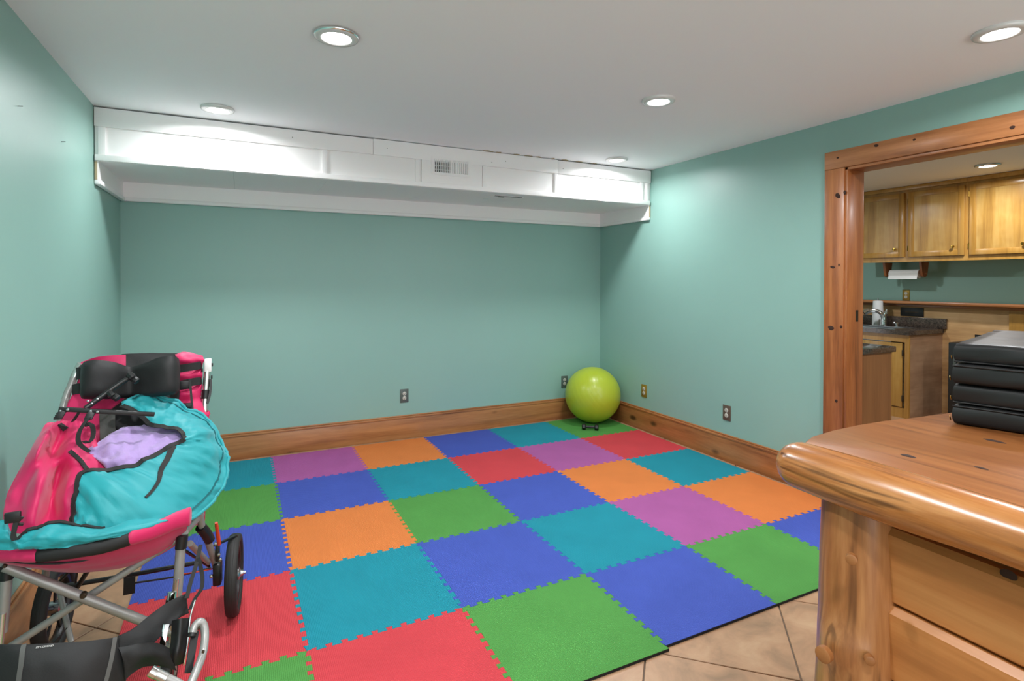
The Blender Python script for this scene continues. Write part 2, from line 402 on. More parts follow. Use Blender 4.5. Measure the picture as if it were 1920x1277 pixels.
def knot(c, ry, rz, axis='x', parent=dr, tilt=0, name='knot'):
    """flat oval knot showing on a board face"""
    b = bm_new(); c = Vector(c)
    for k in range(2):
        s = (1, .55)[k]
    vs = []
    for k in range(12):
        t = 2*PI*k/12; p, q = ry*math.cos(t)*(1+.12*math.sin(3*t)), rz*math.sin(t)
        p, q = p*math.cos(tilt)-q*math.sin(tilt), p*math.sin(tilt)+q*math.cos(tilt)
        vs.append(Vector((0, p, q)) if axis == 'x' else Vector((p, 0, q)) if axis == 'y' else Vector((p, q, 0)))
    n = {'x': Vector((-1, 0, 0)), 'y': Vector((0, -1, 0)), 'z': Vector((0, 0, 1))}[axis]
    lo = [b.verts.new(c+v) for v in vs]; hi = [b.verts.new(c+v*.7+n*.0012) for v in vs]
    for k in range(12): b.faces.new((lo[k], lo[(k+1) % 12], hi[(k+1) % 12], hi[k]))
    b.faces.new(hi); b.faces.new(lo[::-1])
    return finish(name, b, M['knot'], parent)
for p, ry, rz, tl in (((0.0695,-2.422,2.1455), .011, .008, 0), ((0.0675,-2.6512,2.1707), .013, .008, .2), ((0.0675,-2.8508,2.1589), .008, .006, 0), ((0.0695,-2.4238,1.9106), .013, .02, -.7), ((0.0695,-2.4671,1.9243), .009, .013, 0),
                      ((0.0695,-2.3932,1.468), .016, .008, .2), ((0.0695,-2.4339,1.4804), .005, .009, 0), ((0.0695,-2.3858,1.0865), .02, .014, .2), ((0.0695,-2.4503,1.0982), .008, .01, 0), ((0.0695,-2.4236,0.6345), .009, .01, 0),
                      ((0.0675,-3.2771,2.1196), .011, .009, 0)):
    knot(p, ry, rz, 'x', dr, tl)

# ---------------------------------------------------------------- duct soffit along the back wall
YS, ZS = -.668, 2.07
so = struct('trim_1')
bx('fascia_panel', (XL+.004, YS, ZS+.01), (XR-.004, YS+.012, 2.372), M['white'], so)
bx('shade_backing', (XL+.001, YS+.03, ZS+.05), (XR-.001, YS+.04, H-.001), M['gap_shade'], so)  # dark sheet painted as the shade in the gap under the ceiling
bx('top_board', (XL+.004, YS-.017, 2.268), (-2.42, YS, 2.376), M['white'], so, .0015)
bx('top_board', (-2.418, YS-.017, 2.268), (-.9, YS, 2.3795), M['white'], so, .0015)
bx('top_board', (-.898, YS-.017, 2.268), (XR-.008, YS, 2.376), M['white'], so, .0015)
bx('bottom_rail', (XL+.006, YS-.017, ZS), (XR-.016, YS, ZS+.034), M['white'], so, .002)
for x, wd in ((-3.985, .038), (-2.745, .034), (-2.09, .04), (-1.555, .04), (-.912, .03), (-.012, .03), (.048, .03)):
    bx('batten', (x-wd/2, YS-.011, ZS+.034), (x+wd/2, YS, 2.268), M['white'], so, .002)
bx('vent_board', (-2.065, YS-.014, ZS+.034), (-1.58, YS-.002, 2.285), M['white'], so, .0015)
xs = [XL+.003, -3.3, -2.72, -1.95, -1.32, -.62, XR-.003]
for a, c in zip(xs, xs[1:]):
    bx('underside_panel', (a+.0006, YS+.001, ZS-.002), (c-.0006, YB-.001, ZS+.008), M['white'], so)
bx('access_frame', (-1.43, YS+.10, ZS-.006), (-1.16, YS+.33, ZS-.002), M['white'], so, .001)
bx('access_shade_strip', (-1.42, YS+.10, ZS-.009), (-1.17, YS+.106, ZS-.0055), M['gap_shade'], so)  # dark strip in place of the shade in the hatch joint
bx('access_latch', (-1.37, YS+.13, ZS-.009), (-1.32, YS+.15, ZS-.0055), M['plate_grey'], so)
# moulding under the soffit, three sides
z0c, z1c = 1.932, 2.068
bx('cornice_board', (XL+.02, YB-.02, z0c+.03), (XR-.02, YB, z1c), M['white'], so)
bx('cornice_bead', (XL+.002, YB-.032, z0c), (XR-.002, YB, z0c+.03), M['white'], so, .008)
for x0, s in ((XL, 1), (XR, -1)):
    xa, xb = sorted((x0+s*.004, x0+s*.022)); bx('cornice_board', (xa, YS-.002, z0c+.03), (xb, YB-.02, z1c), M['white'], so)
    xa, xb = sorted((x0, x0+s*.034)); bx('cornice_bead', (xa, YS-.004, z0c), (xb, YB-.03, z0c+.03), M['white'], so, .008)
    xa, xb = sorted((x0+s*.004, x0+s*.016)); bx('raw_end', (xa, YS-.006, z0c+.028), (xb, YS-.002, z1c-.004), M['white_gap'], so)
random.seed(8)
for k in range(9):
    x = -1.56+.12*k+random.uniform(-.03, .03); ln = random.uniform(.03, .09)
    q = [(x, YS-.018), (x+ln, YS-.018), (x+ln*.8, YS-.024-random.uniform(0, .012)), (x+ln*.4, YS-.022-random.uniform(0, .02)), (x+ln*.1, YS-.024)]
    finish('paint_flake', prism(bm_new(), q, H-.004, H-.0003), M['white_gap'], so, smooth=0)
for x, z in ((-2.95, 2.325), (-2.32, 2.32), (-1.5, 2.30), (-1.38, 2.32), (-.85, 2.31)): finish('nail_head', lathe(bm_new(), [(.003, .0), (.003, .0015), (0, .002)], (x, YS-.017, z), 'y', 8, rot=Matrix.Rotation(PI, 3, 'Z')), M['bronze'], so)
# register grille
vt = thing('air_vent', (-1.835, YS-.014, 2.18), 'white rectangular air register with vertical louvres in the soffit face', 'vent')
b = bm_new(); yv = YS-.014
VX0, VX1, VZ0, VZ1 = -1.992, -1.678, 2.165, 2.30
for lo, hi in (((VX0, yv-.006, VZ0), (VX1, yv, VZ0+.02)), ((VX0, yv-.006, VZ1-.02), (VX1, yv, VZ1)), ((VX0, yv-.006, VZ0+.02), (VX0+.02, yv, VZ1-.02)), ((VX1-.02, yv-.006, VZ0+.02), (VX1, yv, VZ1-.02)), ((-1.842, yv-.006, VZ0+.02), (-1.828, yv, VZ1-.02))): box(b, lo, hi)
finish('frame', b, M['white'], vt)
bx('duct_shade_sheet', (VX0+.015, yv-.001, VZ0+.015), (VX1-.015, yv, VZ1-.015), M['gap_shade'], vt)  # flat dark sheet stands in for the shade inside the duct
for k in range(18):
    x = VX0+.022+k*.0148+(.01 if k > 8 else 0)
    rot = Matrix.Rotation(R(28 if k < 9 else -42), 3, 'Z')
    b = bm_new(); box(b, (x+.002, yv-.011, VZ0+.018), (x+.0035+.008*(k > 8), yv-.0015, VZ1-.018), rot=rot)
    finish('louvre', b, M['white'], vt)
for z in (2.205, 2.235, 2.262): bx('cross_bar', (VX0+.02, yv-.003, z-.002), (-1.842, yv-.0015, z+.002), M['white'], vt)

# ---------------------------------------------------------------- ceiling downlights
def downlight(loc, label, group=None):
    t = thing('ceiling_light', loc, label, 'ceiling light', group); c = Vector(loc)
    finish('trim_ring', lathe(bm_new(), [(.0885, 0), (.09, -.004), (.087, -.012), (.078, -.016), (.062, -.0165), (.059, -.014), (.058, -.010), (.058, 0)], c, seg=48), M['trim_ring'], t, smooth=60)
    finish('rim_band', lathe(bm_new(), [(.0888, 0), (.0905, -.004), (.0895, -.0095), (.0865, -.0128)], c, seg=48), M['chrome'], t, smooth=60, label='thin chrome outer band')
    finish('lens', lathe(bm_new(), [(.0, -.0135), (.04, -.013), (.0585, -.011), (.0585, -.004)], c, seg=40), M['lens'], t)
    return t
LB = ['nearest round ceiling light at left, above the middle of the mat', 'round ceiling light beside the left end of the white soffit', 'round ceiling light in the middle of the ceiling, right of the vent',
      'small round ceiling light close to the right end of the soffit', 'round ceiling light at the upper right near the doorway']
d0 = None
for (x, y), lb in zip(LIGHTS, LB):
    if d0 is None: d0 = o = downlight((x, y, H), lb, 'recessed ceiling lights')
    else:
        o = copy_tree(d0); o.location = (x, y, H); o['label'] = lb
for o in [x for x in bpy.data.objects if x.name.startswith('rim_band') and x.parent != d0]: o.material_slots[0].link = 'OBJECT'; o.material_slots[0].material = M['trim_ring']; del o['label']
o = copy_tree(d0); o.location = (*LIGHTS_KITCHEN[0], H); o['label'] = 'round ceiling light in the kitchen above the cabinets'

# ---------------------------------------------------------------- wall outlets
def outlet(loc, face, mat, label, w_=.074, h_=.118):
    t = thing('wall_outlet', loc, label, 'outlet', 'duplex wall outlets'); c = Vector(loc)
    def P(u, v, d):   # u along wall, v up, d off the wall
        return c+Vector((u, -d, v)) if face == 'y' else c+Vector((-d, -u, v))
    def pb(bm, u0, u1, v0, v1, d0, d1, bev=0):
        a, b_ = P(u0, v0, d0), P(u1, v1, d1)
        box(bm, [min(a[k], b_[k]) for k in range(3)], [max(a[k], b_[k]) for k in range(3)], bev); return bm
    finish('cover_plate', pb(bm_new(), -w_/2, w_/2, -h_/2, h_/2, 0, .006, .003), mat, t)
    for s in (1, -1):
        f = finish('socket', lathe(bm_new(), [(.0165, 0), (.0165, .0085), (.015, .0095), (0, .0095)], P(0, s*.0195, 0), 'y' if face == 'y' else 'x', 20, rot=Matrix.Rotation(PI, 3, 'Z')), M['socket'], t)
        b = bm_new()
        for du in (-.006, .006): pb(b, du-.0012, du+.0012, s*.0195-.001, s*.0195+.008, .009, .0102)
        pb(b, -.0025, .0025, s*.0195-.01, s*.0195-.005, .009, .0102)
        finish('slot', b, M['black_plastic'], f)
    finish('screw', lathe(bm_new(), [(.003, 0), (.003, .0075), (0, .008)], P(0, 0, 0), 'y' if face == 'y' else 'x', 10, rot=Matrix.Rotation(PI, 3, 'Z')), M['steel'], t)
    return t
outlet((-1.979, YB, .372), 'y', M['plate_grey'], 'grey wall outlet above the baseboard in the middle of the back wall')
outlet((-.342, YB, .366), 'y', M['plate_grey'], 'dark wall outlet on the back wall just left of the ball')
outlet((XR, -.597, .363), 'x', M['plate_brass'], 'brass coloured wall outlet on the right wall nearest the ball')
outlet((XR, -1.555, .369), 'x', M['plate_brown'], 'brown wall outlet on the right wall nearer the doorway')
for k, p in enumerate(((-4.024,-1.8762,2.0394), (-4.024,-1.3096,2.0316))):
    b = bm_new(); tube(b, [Vector(p)+Vector((-.004, 0, 0)), Vector(p)+Vector((.016, 0, .002))], .0016, 8)
    tag(finish('wall_nail', b, M['bronze'], base=p), ('bent nail in the left wall, nearer the left edge of the photo', 'bent nail in the left wall, nearer the soffit')[k], 'nail', 'nails in the left wall')

# ---------------------------------------------------------------- foam play mat
T = .012
XC = [.02, -.61, -1.22, -1.828, -2.438, -3.05, -3.685]
YR = [.012, -.597, -1.217, -1.828, -2.456, -3.008]
COL = ['green teal blue orange purple teal', 'red purple red teal blue green', 'teal orange blue green orange blue', 'orange purple teal blue teal red', 'blue green blue green red green']
J = {(c, r): Vector((XC[c], YR[r])) for c in range(7) for r in range(6)}
for c in range(7): J[(c, 4)].x += .008
J[(2, 4)].x += .016; J[(3, 4)].x += .004
random.seed(11)
def teeth(a, b_, n=10, d=.0095):
    ax = b_-a; nn = Vector((-ax.y, ax.x)).normalized(); out = [a]
    for i in range(n):
        m = (i+.5)/n; s = 1 if i % 1 == 0 else -1
        for t, o in ((m-.27/n, -d), (m-.33/n, d), (m+.33/n, d), (m+.27/n, -d)) if s > 0 else ():
            out.append(a+ax*(.035+.93*t)+nn*o)
    out.append(b_); return out
EH = {}; EV = {}
for r in range(1, 5):
    for c in range(6): EH[(c, r)] = teeth(J[(c, r)], J[(c+1, r)])
for c in range(1, 6):
    for r in range(5): EV[(c, r)] = teeth(J[(c, r)], J[(c, r+1)])
pm = thing('foam_play_mat', (-1.83, -1.5, 0), 'play mat of coloured interlocking foam squares covering the floor', 'play mat')
for r in range(5):
    cols = COL[r].split()
    for c in range(6):
        A, B, C_, D = J[(c, r)], J[(c+1, r)], J[(c+1, r+1)], J[(c, r+1)]
        if (c, r) == (3, 4):
            C_ = C_+Vector((0, -.016)); D = D+Vector((0, -.018))
        top = EH.get((c, r), [A, B]); right = EV.get((c+1, r), [B, C_]); bot = EH.get((c, r+1), [D, C_]); left = EV.get((c, r), [A, D])
        poly = list(top)+list(right)[1:]+list(reversed(bot))[(1 if r < 4 else 0):]+list(reversed(left))[1:-1]
        if r == 4 and right[-1] == C_: poly = list(top)+list(right)[1:]+[D]+list(reversed(left))[1:-1]
        q = []
        for p in poly:
            if not q or (p-q[-1]).length > 1e-5: q.append(p)
        dz = random.uniform(-.0005, .0005)
        finish('foam_tile', prism(bm_new(), q, 0.0002, T+dz, 0, 1, ch=.0011), [M[cols[c]], M['foam_side']], pm, smooth=0, label=cols[c]+' foam square')

# ---------------------------------------------------------------- ball and dumbbell in the far corner
BR = .266; bc = Vector((-.2, -.19, T+BR))
bl = thing('exercise_ball', (bc.x, bc.y, T), 'large lime green exercise ball in the far corner of the mat', 'ball')
prof = []
for k in range(0, 97):
    t = PI*k/96; rr = BR*(1-.0035*max(0, math.cos(t*36))**6*(1 if 20 < k < 76 else 0)); prof.append((max(0, rr*math.sin(t)) if 0 < k < 96 else 0, -rr*math.cos(t)))
finish('ball_skin', lathe(bm_new(), prof, bc, seg=64, rot=Matrix.Rotation(R(55), 3, 'X') @ Matrix.Rotation(R(20), 3, 'Y')), M['ball'], bl, smooth=80)
pv = bc+BR*Vector((-.36, -.86, .36)).normalized()
finish('valve_plug', lathe(bm_new(), [(.008, -.002), (.008, .0012), (.004, .0016), (0, .0016)], pv, rot=Vector((0, 0, 1)).rotation_difference(Vector((-.36, -.86, .36))).to_matrix(), seg=14), M['ball'], bl)
da, db = Vector((-.445, -.372, T+.027)), Vector((-.322, -.462, T+.027)); dd = (db-da).normalized()
db_ = thing('dumbbell', (-.384, -.417, T), 'small black dumbbell lying on the mat in front of the ball', 'dumbbell')
rot = Vector((0, 0, 1)).rotation_difference(dd).to_matrix()
finish('handle', lathe(bm_new(), [(0, .02), (.0125, .02), (.0125, .035), (.014, .076), (.0125, .117), (.0125, .132), (0, .132)], da, rot=rot, seg=16), M['dumb'], db_)
for h in (0, .115): finish('weight_head', lathe(bm_new(), [(0, h), (.02, h), (.027, h+.007), (.027, h+.03), (.02, h+.037), (0, h+.037)], da, rot=rot, seg=6), M['dumb'], db_, smooth=20)

# ---------------------------------------------------------------- log-edged bar in the right foreground
ZT = 1.015
br = thing('log_bar', (-1.6, -4.4, 0), 'rustic pine bar with log post, log rail and board siding', 'bar counter')
far = [(-2.13, -3.765), (-2.06, -3.735), (-1.96, -3.722), (-1.86, -3.718), (-1.75, -3.722), (-1.65, -3.735), (-1.5, -3.748), (-1.3, -3.752), (-1.0, -3.752)]
b = bm_new(); poly = far+[(-1.0, -5.4), (-2.13, -5.4)]
prism(b, poly, ZT-.055, ZT, ch=.012)
finish('bar_top', b, M['bar_top'], br, smooth=50)
b = bm_new(); n = 40; rings = []
for i in range(n+1):
    t = max(0, i-6)/(n-6); y = -3.78-1.62*t; e = 1
    if i <= 6: e = math.sin(PI/2*i/6); y = -3.735-.045*(1-math.cos(PI/2*i/6))
    r_ = (.049+.012*t+.004*math.sin(7*t+1)+.003*math.sin(19*t))*(.3+.7*e)
    cx, cz = -2.142+.006*math.sin(5*t), ZT-.046-.006*t
    ring = []
    for k in range(24):
        a = 2*PI*k/24
        rr = r_*(1+.06*noise.noise(Vector((math.cos(a)*1.2, math.sin(a)*1.2, y*5))))
        ring.append(b.verts.new((cx+rr*math.cos(a), y, min(cz+rr*math.sin(a)*.98, ZT+.004))))
    rings.append(ring)
for p, q in zip(rings, rings[1:]):
    for k in range(24): b.faces.new((p[k], p[(k+1) % 24], q[(k+1) % 24], q[k]))
b.faces.new(rings[0]); b.faces.new(rings[-1])
rail = finish('log_rail', b, M['log_y'], br, smooth=60)
# post: a peeled trunk with branch stubs
b = bm_new(); rings = []; PXc, PYc = -2.084, -3.866
stubs = [((-2.2044,-3.93,0.8455), .022), ((-2.1895,-3.875,0.6268), .034), ((-2.146,-3.93,0.6328), .02)]
for i in range(121):
    z = .955*(1-i/120); r_ = .066+.024*(1-z/.955)**1.5+.003*math.sin(9*z)
    cx = PXc-.006*math.sin(4*z)-.004*(1-z)
    ring = []
    for k in range(72):
        a = 2*PI*k/72; p = Vector((cx+r_*math.cos(a), PYc+r_*math.sin(a), z))
        nrm = Vector((math.cos(a), math.sin(a), 0))
        rr = .05*noise.noise(Vector((math.cos(a)*1.5, math.sin(a)*1.5, z*4)))*r_
        for s, sr in stubs:
            d = (p-Vector(s)).length
            rr += sr*(.85 if sr > .03 else .38)*math.exp(-(d/(sr*(1.35 if sr > .03 else .8)))**2)
        ring.append(b.verts.new(p+nrm*rr))
    rings.append(ring)
for p, q in zip(rings, rings[1:]):
    for k in range(72): b.faces.new((p[k], p[(k+1) % 72], q[(k+1) % 72], q[k]))
b.faces.new(rings[0]); b.faces.new(rings[-1])
post = finish('log_post', b, M['log_z'], br, smooth=60)
for s, sr in stubs:
    s = Vector(s); n_ = (s-Vector((PXc, PYc, s.z))).normalized(); rt = Vector((0, 0, 1)).rotation_difference(n_).to_matrix()
    finish('branch_stub', lathe(bm_new(), [(sr*.46, -.01), (sr*.46, sr*.06), (sr*.36, sr*.12), (0, sr*.1)], s+n_*(sr*.55 if sr > .03 else sr*.3), rot=rt, seg=14), M['knot_wood'], post)
# siding boards, top edges bevelled and a little proud of the board above
FX = -2.085
zz = [.965, .885, .728, .571, .414, .257, .10]
for k in range(len(zz)-1):
    z1, z0 = zz[k], zz[k+1]
    b = bm_new(); xo = FX+(.01 if k == 0 else 0)
    pr = [(xo+.03, z0+.004), (xo+.004, z0+.004), (xo, z0+.008), (xo-.009, z1-.014), (xo+.002, z1-.002), (xo+.03, z1-.002)]
    va = [b.verts.new((x, -3.90, z)) for x, z in pr]; vb = [b.verts.new((x, -5.38, z)) for x, z in pr]
    for i in range(len(pr)): b.faces.new((va[i], va[(i+1) % len(pr)], vb[(i+1) % len(pr)], vb[i]))
    b.faces.new(va); b.faces.new(vb[::-1]); finish('siding_board', b, M['bar_board'], br, smooth=0)
bx('carcass', (FX+.03, -5.38, .0), (-1.1, -3.83, ZT-.056), M['bar_board'], br)
bx('toe_board', (FX+.004, -5.38, 0), (FX+.03, -3.9, .1), M['bar_board'], br)
for p, a, c in (((-2.0865,-3.9978,0.8271), .006, .007), ((-2.0895,-4.1236,0.879), .012, .011), ((-2.0895,-3.9909,0.8552), .003, .003)): knot(p, a, c, 'x', br)
for p, a, c in (((-2.0117,-3.9263,1.0152), .009, .015), ((-1.7157,-3.95,1.0152), .008, .022), ((-1.9648,-4.0314,1.0152), .005, .012)): knot(p, a, c, 'z', br)

# folding gym mat on the bar, four padded panels
fm = thing('folding_gym_mat', (-1.4, -4.0, ZT), 'black vinyl gym mat folded in four on the pine bar', 'gym mat')
ca = Vector((-1.622, -3.829, ZT+.001)); u = Vector((.262, -.965, 0)).normalized(); v = Vector((-u.y, u.x, 0))
if v.x < 0: v = -v
for k in range(4):
    b = bm_new(); th = .0508; sx = (.0, .006, -.004, .012)[k]
    n1, n2, n3 = 22, 22, 6
    L1, L2 = .62, .6
    o = ca+u*0+v*sx+Vector((0, 0, k*.0515))
    def pt(i, j, h):
        a, c, e = i/n1, j/n2, h/n3
        da = min(a, 1-a)*L1; dc = min(c, 1-c)*L2
        pad = 1-math.exp(-min(da, dc)/.02)
        z = (e-.5)*th*(.93+.07*pad)+th/2
        side = .005*math.sin(PI*e)**.5
        out = Vector((0, 0, 0))
        if i == 0: out -= u*side
        if i == n1: out += u*side
        if j == 0: out -= v*side
        if j == n2: out += v*side
        p = o+u*(a*L1)+v*(c*L2)+Vector((0, 0, z))+out
        wr = .0022*noise.noise(Vector((p.x*14, p.y*14, k*7+e*2)))+.0016*noise.noise(Vector((p.x*40+p.y*22, p.y*9, k*3)))
        return p+Vector((0, 0, wr if h else 0))+(-v*wr*1.3 if j == 0 else Vector())
    grid = {}
    for i in range(n1+1):
        for j in range(n2+1):
            for h in range(n3+1):
                if i in (0, n1) or j in (0, n2) or h in (0, n3): grid[(i, j, h)] = b.verts.new(pt(i, j, h))
    def q4(*ks): b.faces.new([grid[x] for x in ks])
    for i in range(n1):
        for j in range(n2):
            for h in (0, n3): q4((i, j, h), (i+1, j, h), (i+1, j+1, h), (i, j+1, h))
    for h in range(n3):
        for i in range(n1):
            for j in (0, n2): q4((i, j, h), (i+1, j, h), (i+1, j, h+1), (i, j, h+1))
        for j in range(n2):
            for i in (0, n1): q4((i, j, h), (i, j+1, h), (i, j+1, h+1), (i, j, h+1))
    pn = finish('mat_panel', b, M['vinyl'], fm, smooth=70)
    b = bm_new(); c0 = o-v*.004+Vector((0, 0, .004 if k % 2 else .046))
    tube(b, [c0-u*.004+v*.0, c0+u*.3, c0+u*.61], .0022, 6); finish('seam_piping', b, M['vinyl'], pn)
    b = bm_new(); c1 = o-u*.008+Vector((0, 0, .008)); bar(b, c1, c1+Vector((-.003, .001, .010)), .004, .002, (0, 1, 0), .001)
    finish('zip_pull', b, M['brass'], pn, label='brass zip pull')

# ---------------------------------------------------------------- kitchen seen through the doorway
UX = 3.05; ZB, ZTOP = 1.588, H-.001
ys = [-.2, -.735, -1.24, -1.776, -2.31, -2.85, -3.3]
for k, (a, c) in enumerate(zip(ys, ys[1:])):
    lab = ['wall cabinet nearest the left end, mostly behind the door jamb', 'left hand wall cabinet in the kitchen, beside the door jamb', 'middle wall cabinet in the kitchen, above the hanging towel roll', 'right hand wall cabinet in the kitchen, at the edge of the photo', 'wall cabinet to the right, out of view', 'last wall cabinet, out of view'][k]
    if k in (0, 4, 5): continue
    t = thing('wall_cabinet', (KX, (a+c)/2, ZB), lab, 'cabinet', 'honey wood wall cabinets')
    bx('carcass', (UX+.02, c, ZB+.02), (KX, a, ZTOP), M['cab_frame'], t)
    b = bm_new()
    box(b, (UX, c, ZB), (UX+.02, c+.025, ZTOP)); box(b, (UX, a-.025, ZB), (UX+.02, a, ZTOP)); box(b, (UX, c+.025, ZB), (UX+.02, a-.025, ZB+.055)); box(b, (UX, c+.025, 2.3), (UX+.02, a-.025, ZTOP))
    finish('face_frame', b, M['cab_frame'], t)
    d0, d1, z0, z1 = c+.02, a-.02, ZB+.05, 2.315
    d = bx('door', (UX-.018, d0+.05, z0+.05), (UX-.008, d1-.05, z1-.05), M['cab'], t)
    fr = bm_new()
    box(fr, (UX-.022, d0, z0), (UX-.002, d0+.055, z1), .004); box(fr, (UX-.022, d1-.055, z0), (UX-.002, d1, z1), .004)
    box(fr, (UX-.022, d0+.05, z0), (UX-.002, d1-.05, z0+.055), .004); box(fr, (UX-.022, d0+.05, z1-.055), (UX-.002, d1-.05, z1), .004)
    finish('door_frame', fr, M['cab_frame'], d)
    ky = d0+.075 if k != 2 else d0+.09
    finish('knob', lathe(bm_new(), [(.006, 0), (.006, .012), (.015, .018), (.013, .028), (0, .031)], (UX-.022, d0+.085, z0+.085), 'x', 16, rot=Matrix.Rotation(PI, 3, 'Z')), M['brass'], d)
    for z in (z0+.09, z1-.09):
        b = bm_new(); tube(b, [(UX-.008, d1+.008, z-.025), (UX-.008, d1+.008, z+.025)], .006, 8); finish('hinge', b, M['brass'], d)
st = struct('trim_2'); bx('cabinet_crown', (UX-.03, -2.31, H-.045), (UX, -.735, H-.001), M['cab_frame'], st, .01)
# hanging towel roll
th = thing('towel_holder', (3.2, -1.14, ZB), 'wooden paper towel holder hanging below the middle wall cabinet', 'towel holder')
for y in (-.965, -1.325):
    b = bm_new(); pr = [(3.13, ZB), (3.27, ZB), (3.25, 1.48), (3.235, 1.44), (3.2, 1.425), (3.165, 1.44), (3.15, 1.48)]
    va = [b.verts.new((x, y-.012, z)) for x, z in pr]; vb = [b.verts.new((x, y+.012, z)) for x, z in pr]
    for i in range(len(pr)): b.faces.new((va[i], va[(i+1) % len(pr)], vb[(i+1) % len(pr)], vb[i]))
    b.faces.new(va); b.faces.new(vb[::-1]); finish('bracket', b, M['pine_z'], th)
b = bm_new(); tube(b, [(3.2, -.955, 1.462), (3.2, -1.355, 1.462)], .01, 10); finish('rod', b, M['pine_y'], th)
tr = thing('paper_towel_roll', (3.2, -1.145, 1.41), 'thin white paper towel roll hanging under the cabinets', 'paper towel')
b = bm_new(); tube(b, [(3.2, -1.0, 1.462), (3.2, -1.29, 1.462)], .046, 28); finish('roll', b, M['paper'], tr)
b = bm_new(); ribbon(b, smooth_path([(3.155, -1.145, 1.462), (3.152, -1.145, 1.44), (3.15, -1.14, 1.405)]), (0, .286, 0), .001); finish('loose_sheet', b, M['paper'], tr)
# panelled wall, ledge
st = struct('trim_3'); bx('plywood_panel', (KX-.012, -1.985, 0), (KX, .5, 1.125), M['ply'], st)
bx('end_board', (KX-.03, -2.2, 0), (KX, -1.985, 1.125), M['cab_frame'], st)
bx('side_board', (KX-.016, -3.2, 0), (KX, -2.2, 1.125), M['ply'], st)
b = bm_new(); box(b, (KX-.125, -3.2, 1.135), (KX, .5, 1.168), .012); lg = tag(finish('ledge_shelf', b, M['pine_y'], base=(KX-.06, -1.3, 1.135)), 'long narrow wooden ledge along the kitchen wall', 'shelf')
bx('ledge_rail', (KX-.04, -3.2, 1.105), (KX-.012, .5, 1.136), M['pine_y'], lg, .004)
# outlet at the ledge, dark wall box
def kit_outlet():
    t = thing('wall_outlet', (KX, -1.068, 1.235), 'small brass coloured outlet on the kitchen wall above the ledge', 'outlet')
    bx('cover_plate', (KX-.006, -1.105, 1.17), (KX, -1.031, 1.29), M['plate_brass'], t, .003)
    for z in (1.21, 1.25): finish('socket', lathe(bm_new(), [(.017, 0), (.017, .009), (0, .01)], (KX, -1.068, z), 'x', 16, rot=Matrix.Rotation(PI, 3, 'Z')), M['socket'], t)
kit_outlet()
t = thing('wall_box', (KX-.012, -1.17, 1.0), 'dark square box in the plywood behind the faucet', 'wall box')
bx('cover', (KX-.02, -1.25, 1.0), (KX-.012, -1.02, 1.095), M['black_plastic'], t, .002); bx('screw_strip', (KX-.022, -1.2, 1.04), (KX-.02, -1.07, 1.05), M['bronze'], t)
t = thing('cable_box', (KX-.012, -1.8, .84), 'dark slot in the plywood behind the black gym mat', 'wall box')
bx('cover', (KX-.018, -1.9, .80), (KX-.012, -1.71, .852), M['black_plastic'], t, .002); bx('lip', (KX-.022, -1.9, .852), (KX-.012, -1.71, .858), M['ply'], t)
# sink cabinet
CZ = .886; sy = -1.439
t = thing('sink_cabinet', (3.05, -.7, 0), 'base cabinet under the sink with plywood end panel', 'cabinet')
bx('end_panel', (2.77, sy+.012, .0), (KX-.013, sy+.03, CZ-.043), M['ply_end'], t)
b = bm_new(); box(b, (2.75, sy+.012, .0), (2.77, sy+.052, CZ-.043)); box(b, (2.75, sy+.052, CZ-.12), (2.77, .2, CZ-.043)); box(b, (2.75, sy+.052, 0), (2.77, .2, .1)); box(b, (2.75, -.9, .1), (2.77, -.85, CZ-.12))
finish('face_frame', b, M['cab_frame'], t)
bx('back_carcass', (2.775, -.2, 0), (KX-.013, .2, CZ-.3), M['cab_frame'], t)
d = bx('door', (2.738, -.87, .11), (2.75, sy+.07, CZ-.13), M['cab'], t, .003)
for z in (.2, .66): bx('hinge', (2.734, sy+.058, z-.03), (2.752, sy+.072, z+.03), M['bronze'], d, .002)
finish('knob', lathe(bm_new(), [(.006, 0), (.006, .012), (.015, .018), (0, .03)], (2.738, -.93, .62), 'x', 14, rot=Matrix.Rotation(PI, 3, 'Z')), M['brass'], d)
# worktop with the cut-out for the sink
t = thing('sink_worktop', (3.05, -.7, CZ-.043), 'dark granite worktop with low splashback around the sink', 'worktop')
b = bm_new(); SX0, SX1, SY0, SY1 = 2.79, 3.02, -1.24, -.5
for lo, hi in (((2.72, sy, CZ-.043), (SX0, .2, CZ)), ((SX1, sy, CZ-.043), (KX-.013, .2, CZ)), ((SX0, sy, CZ-.043), (SX1, SY0, CZ)), ((SX0, SY1, CZ-.043), (SX1, .2, CZ))): box(b, lo, hi)
finish('slab', b, M['granite'], t); bx('splashback', (KX-.035, sy-.03, CZ), (KX-.013, .2, CZ+.105), M['granite'], t, .003)
t = thing('sink', (3.02, -.87, CZ-.16), 'stainless steel sink set into the granite worktop', 'sink')
b = bm_new()
for lo, hi in (((SX0-.03, SY0-.05, CZ), (SX0+.01, SY1+.03, CZ+.008)), ((SX1-.01, SY0-.05, CZ), (SX1+.1, SY1+.03, CZ+.008)), ((SX0, SY0-.05, CZ), (SX1, SY0+.01, CZ+.008)), ((SX0, SY1-.01, CZ), (SX1, SY1+.03, CZ+.008))): box(b, lo, hi, .002)
finish('rim', b, M['steel'], t)
b = bm_new(); g = .004
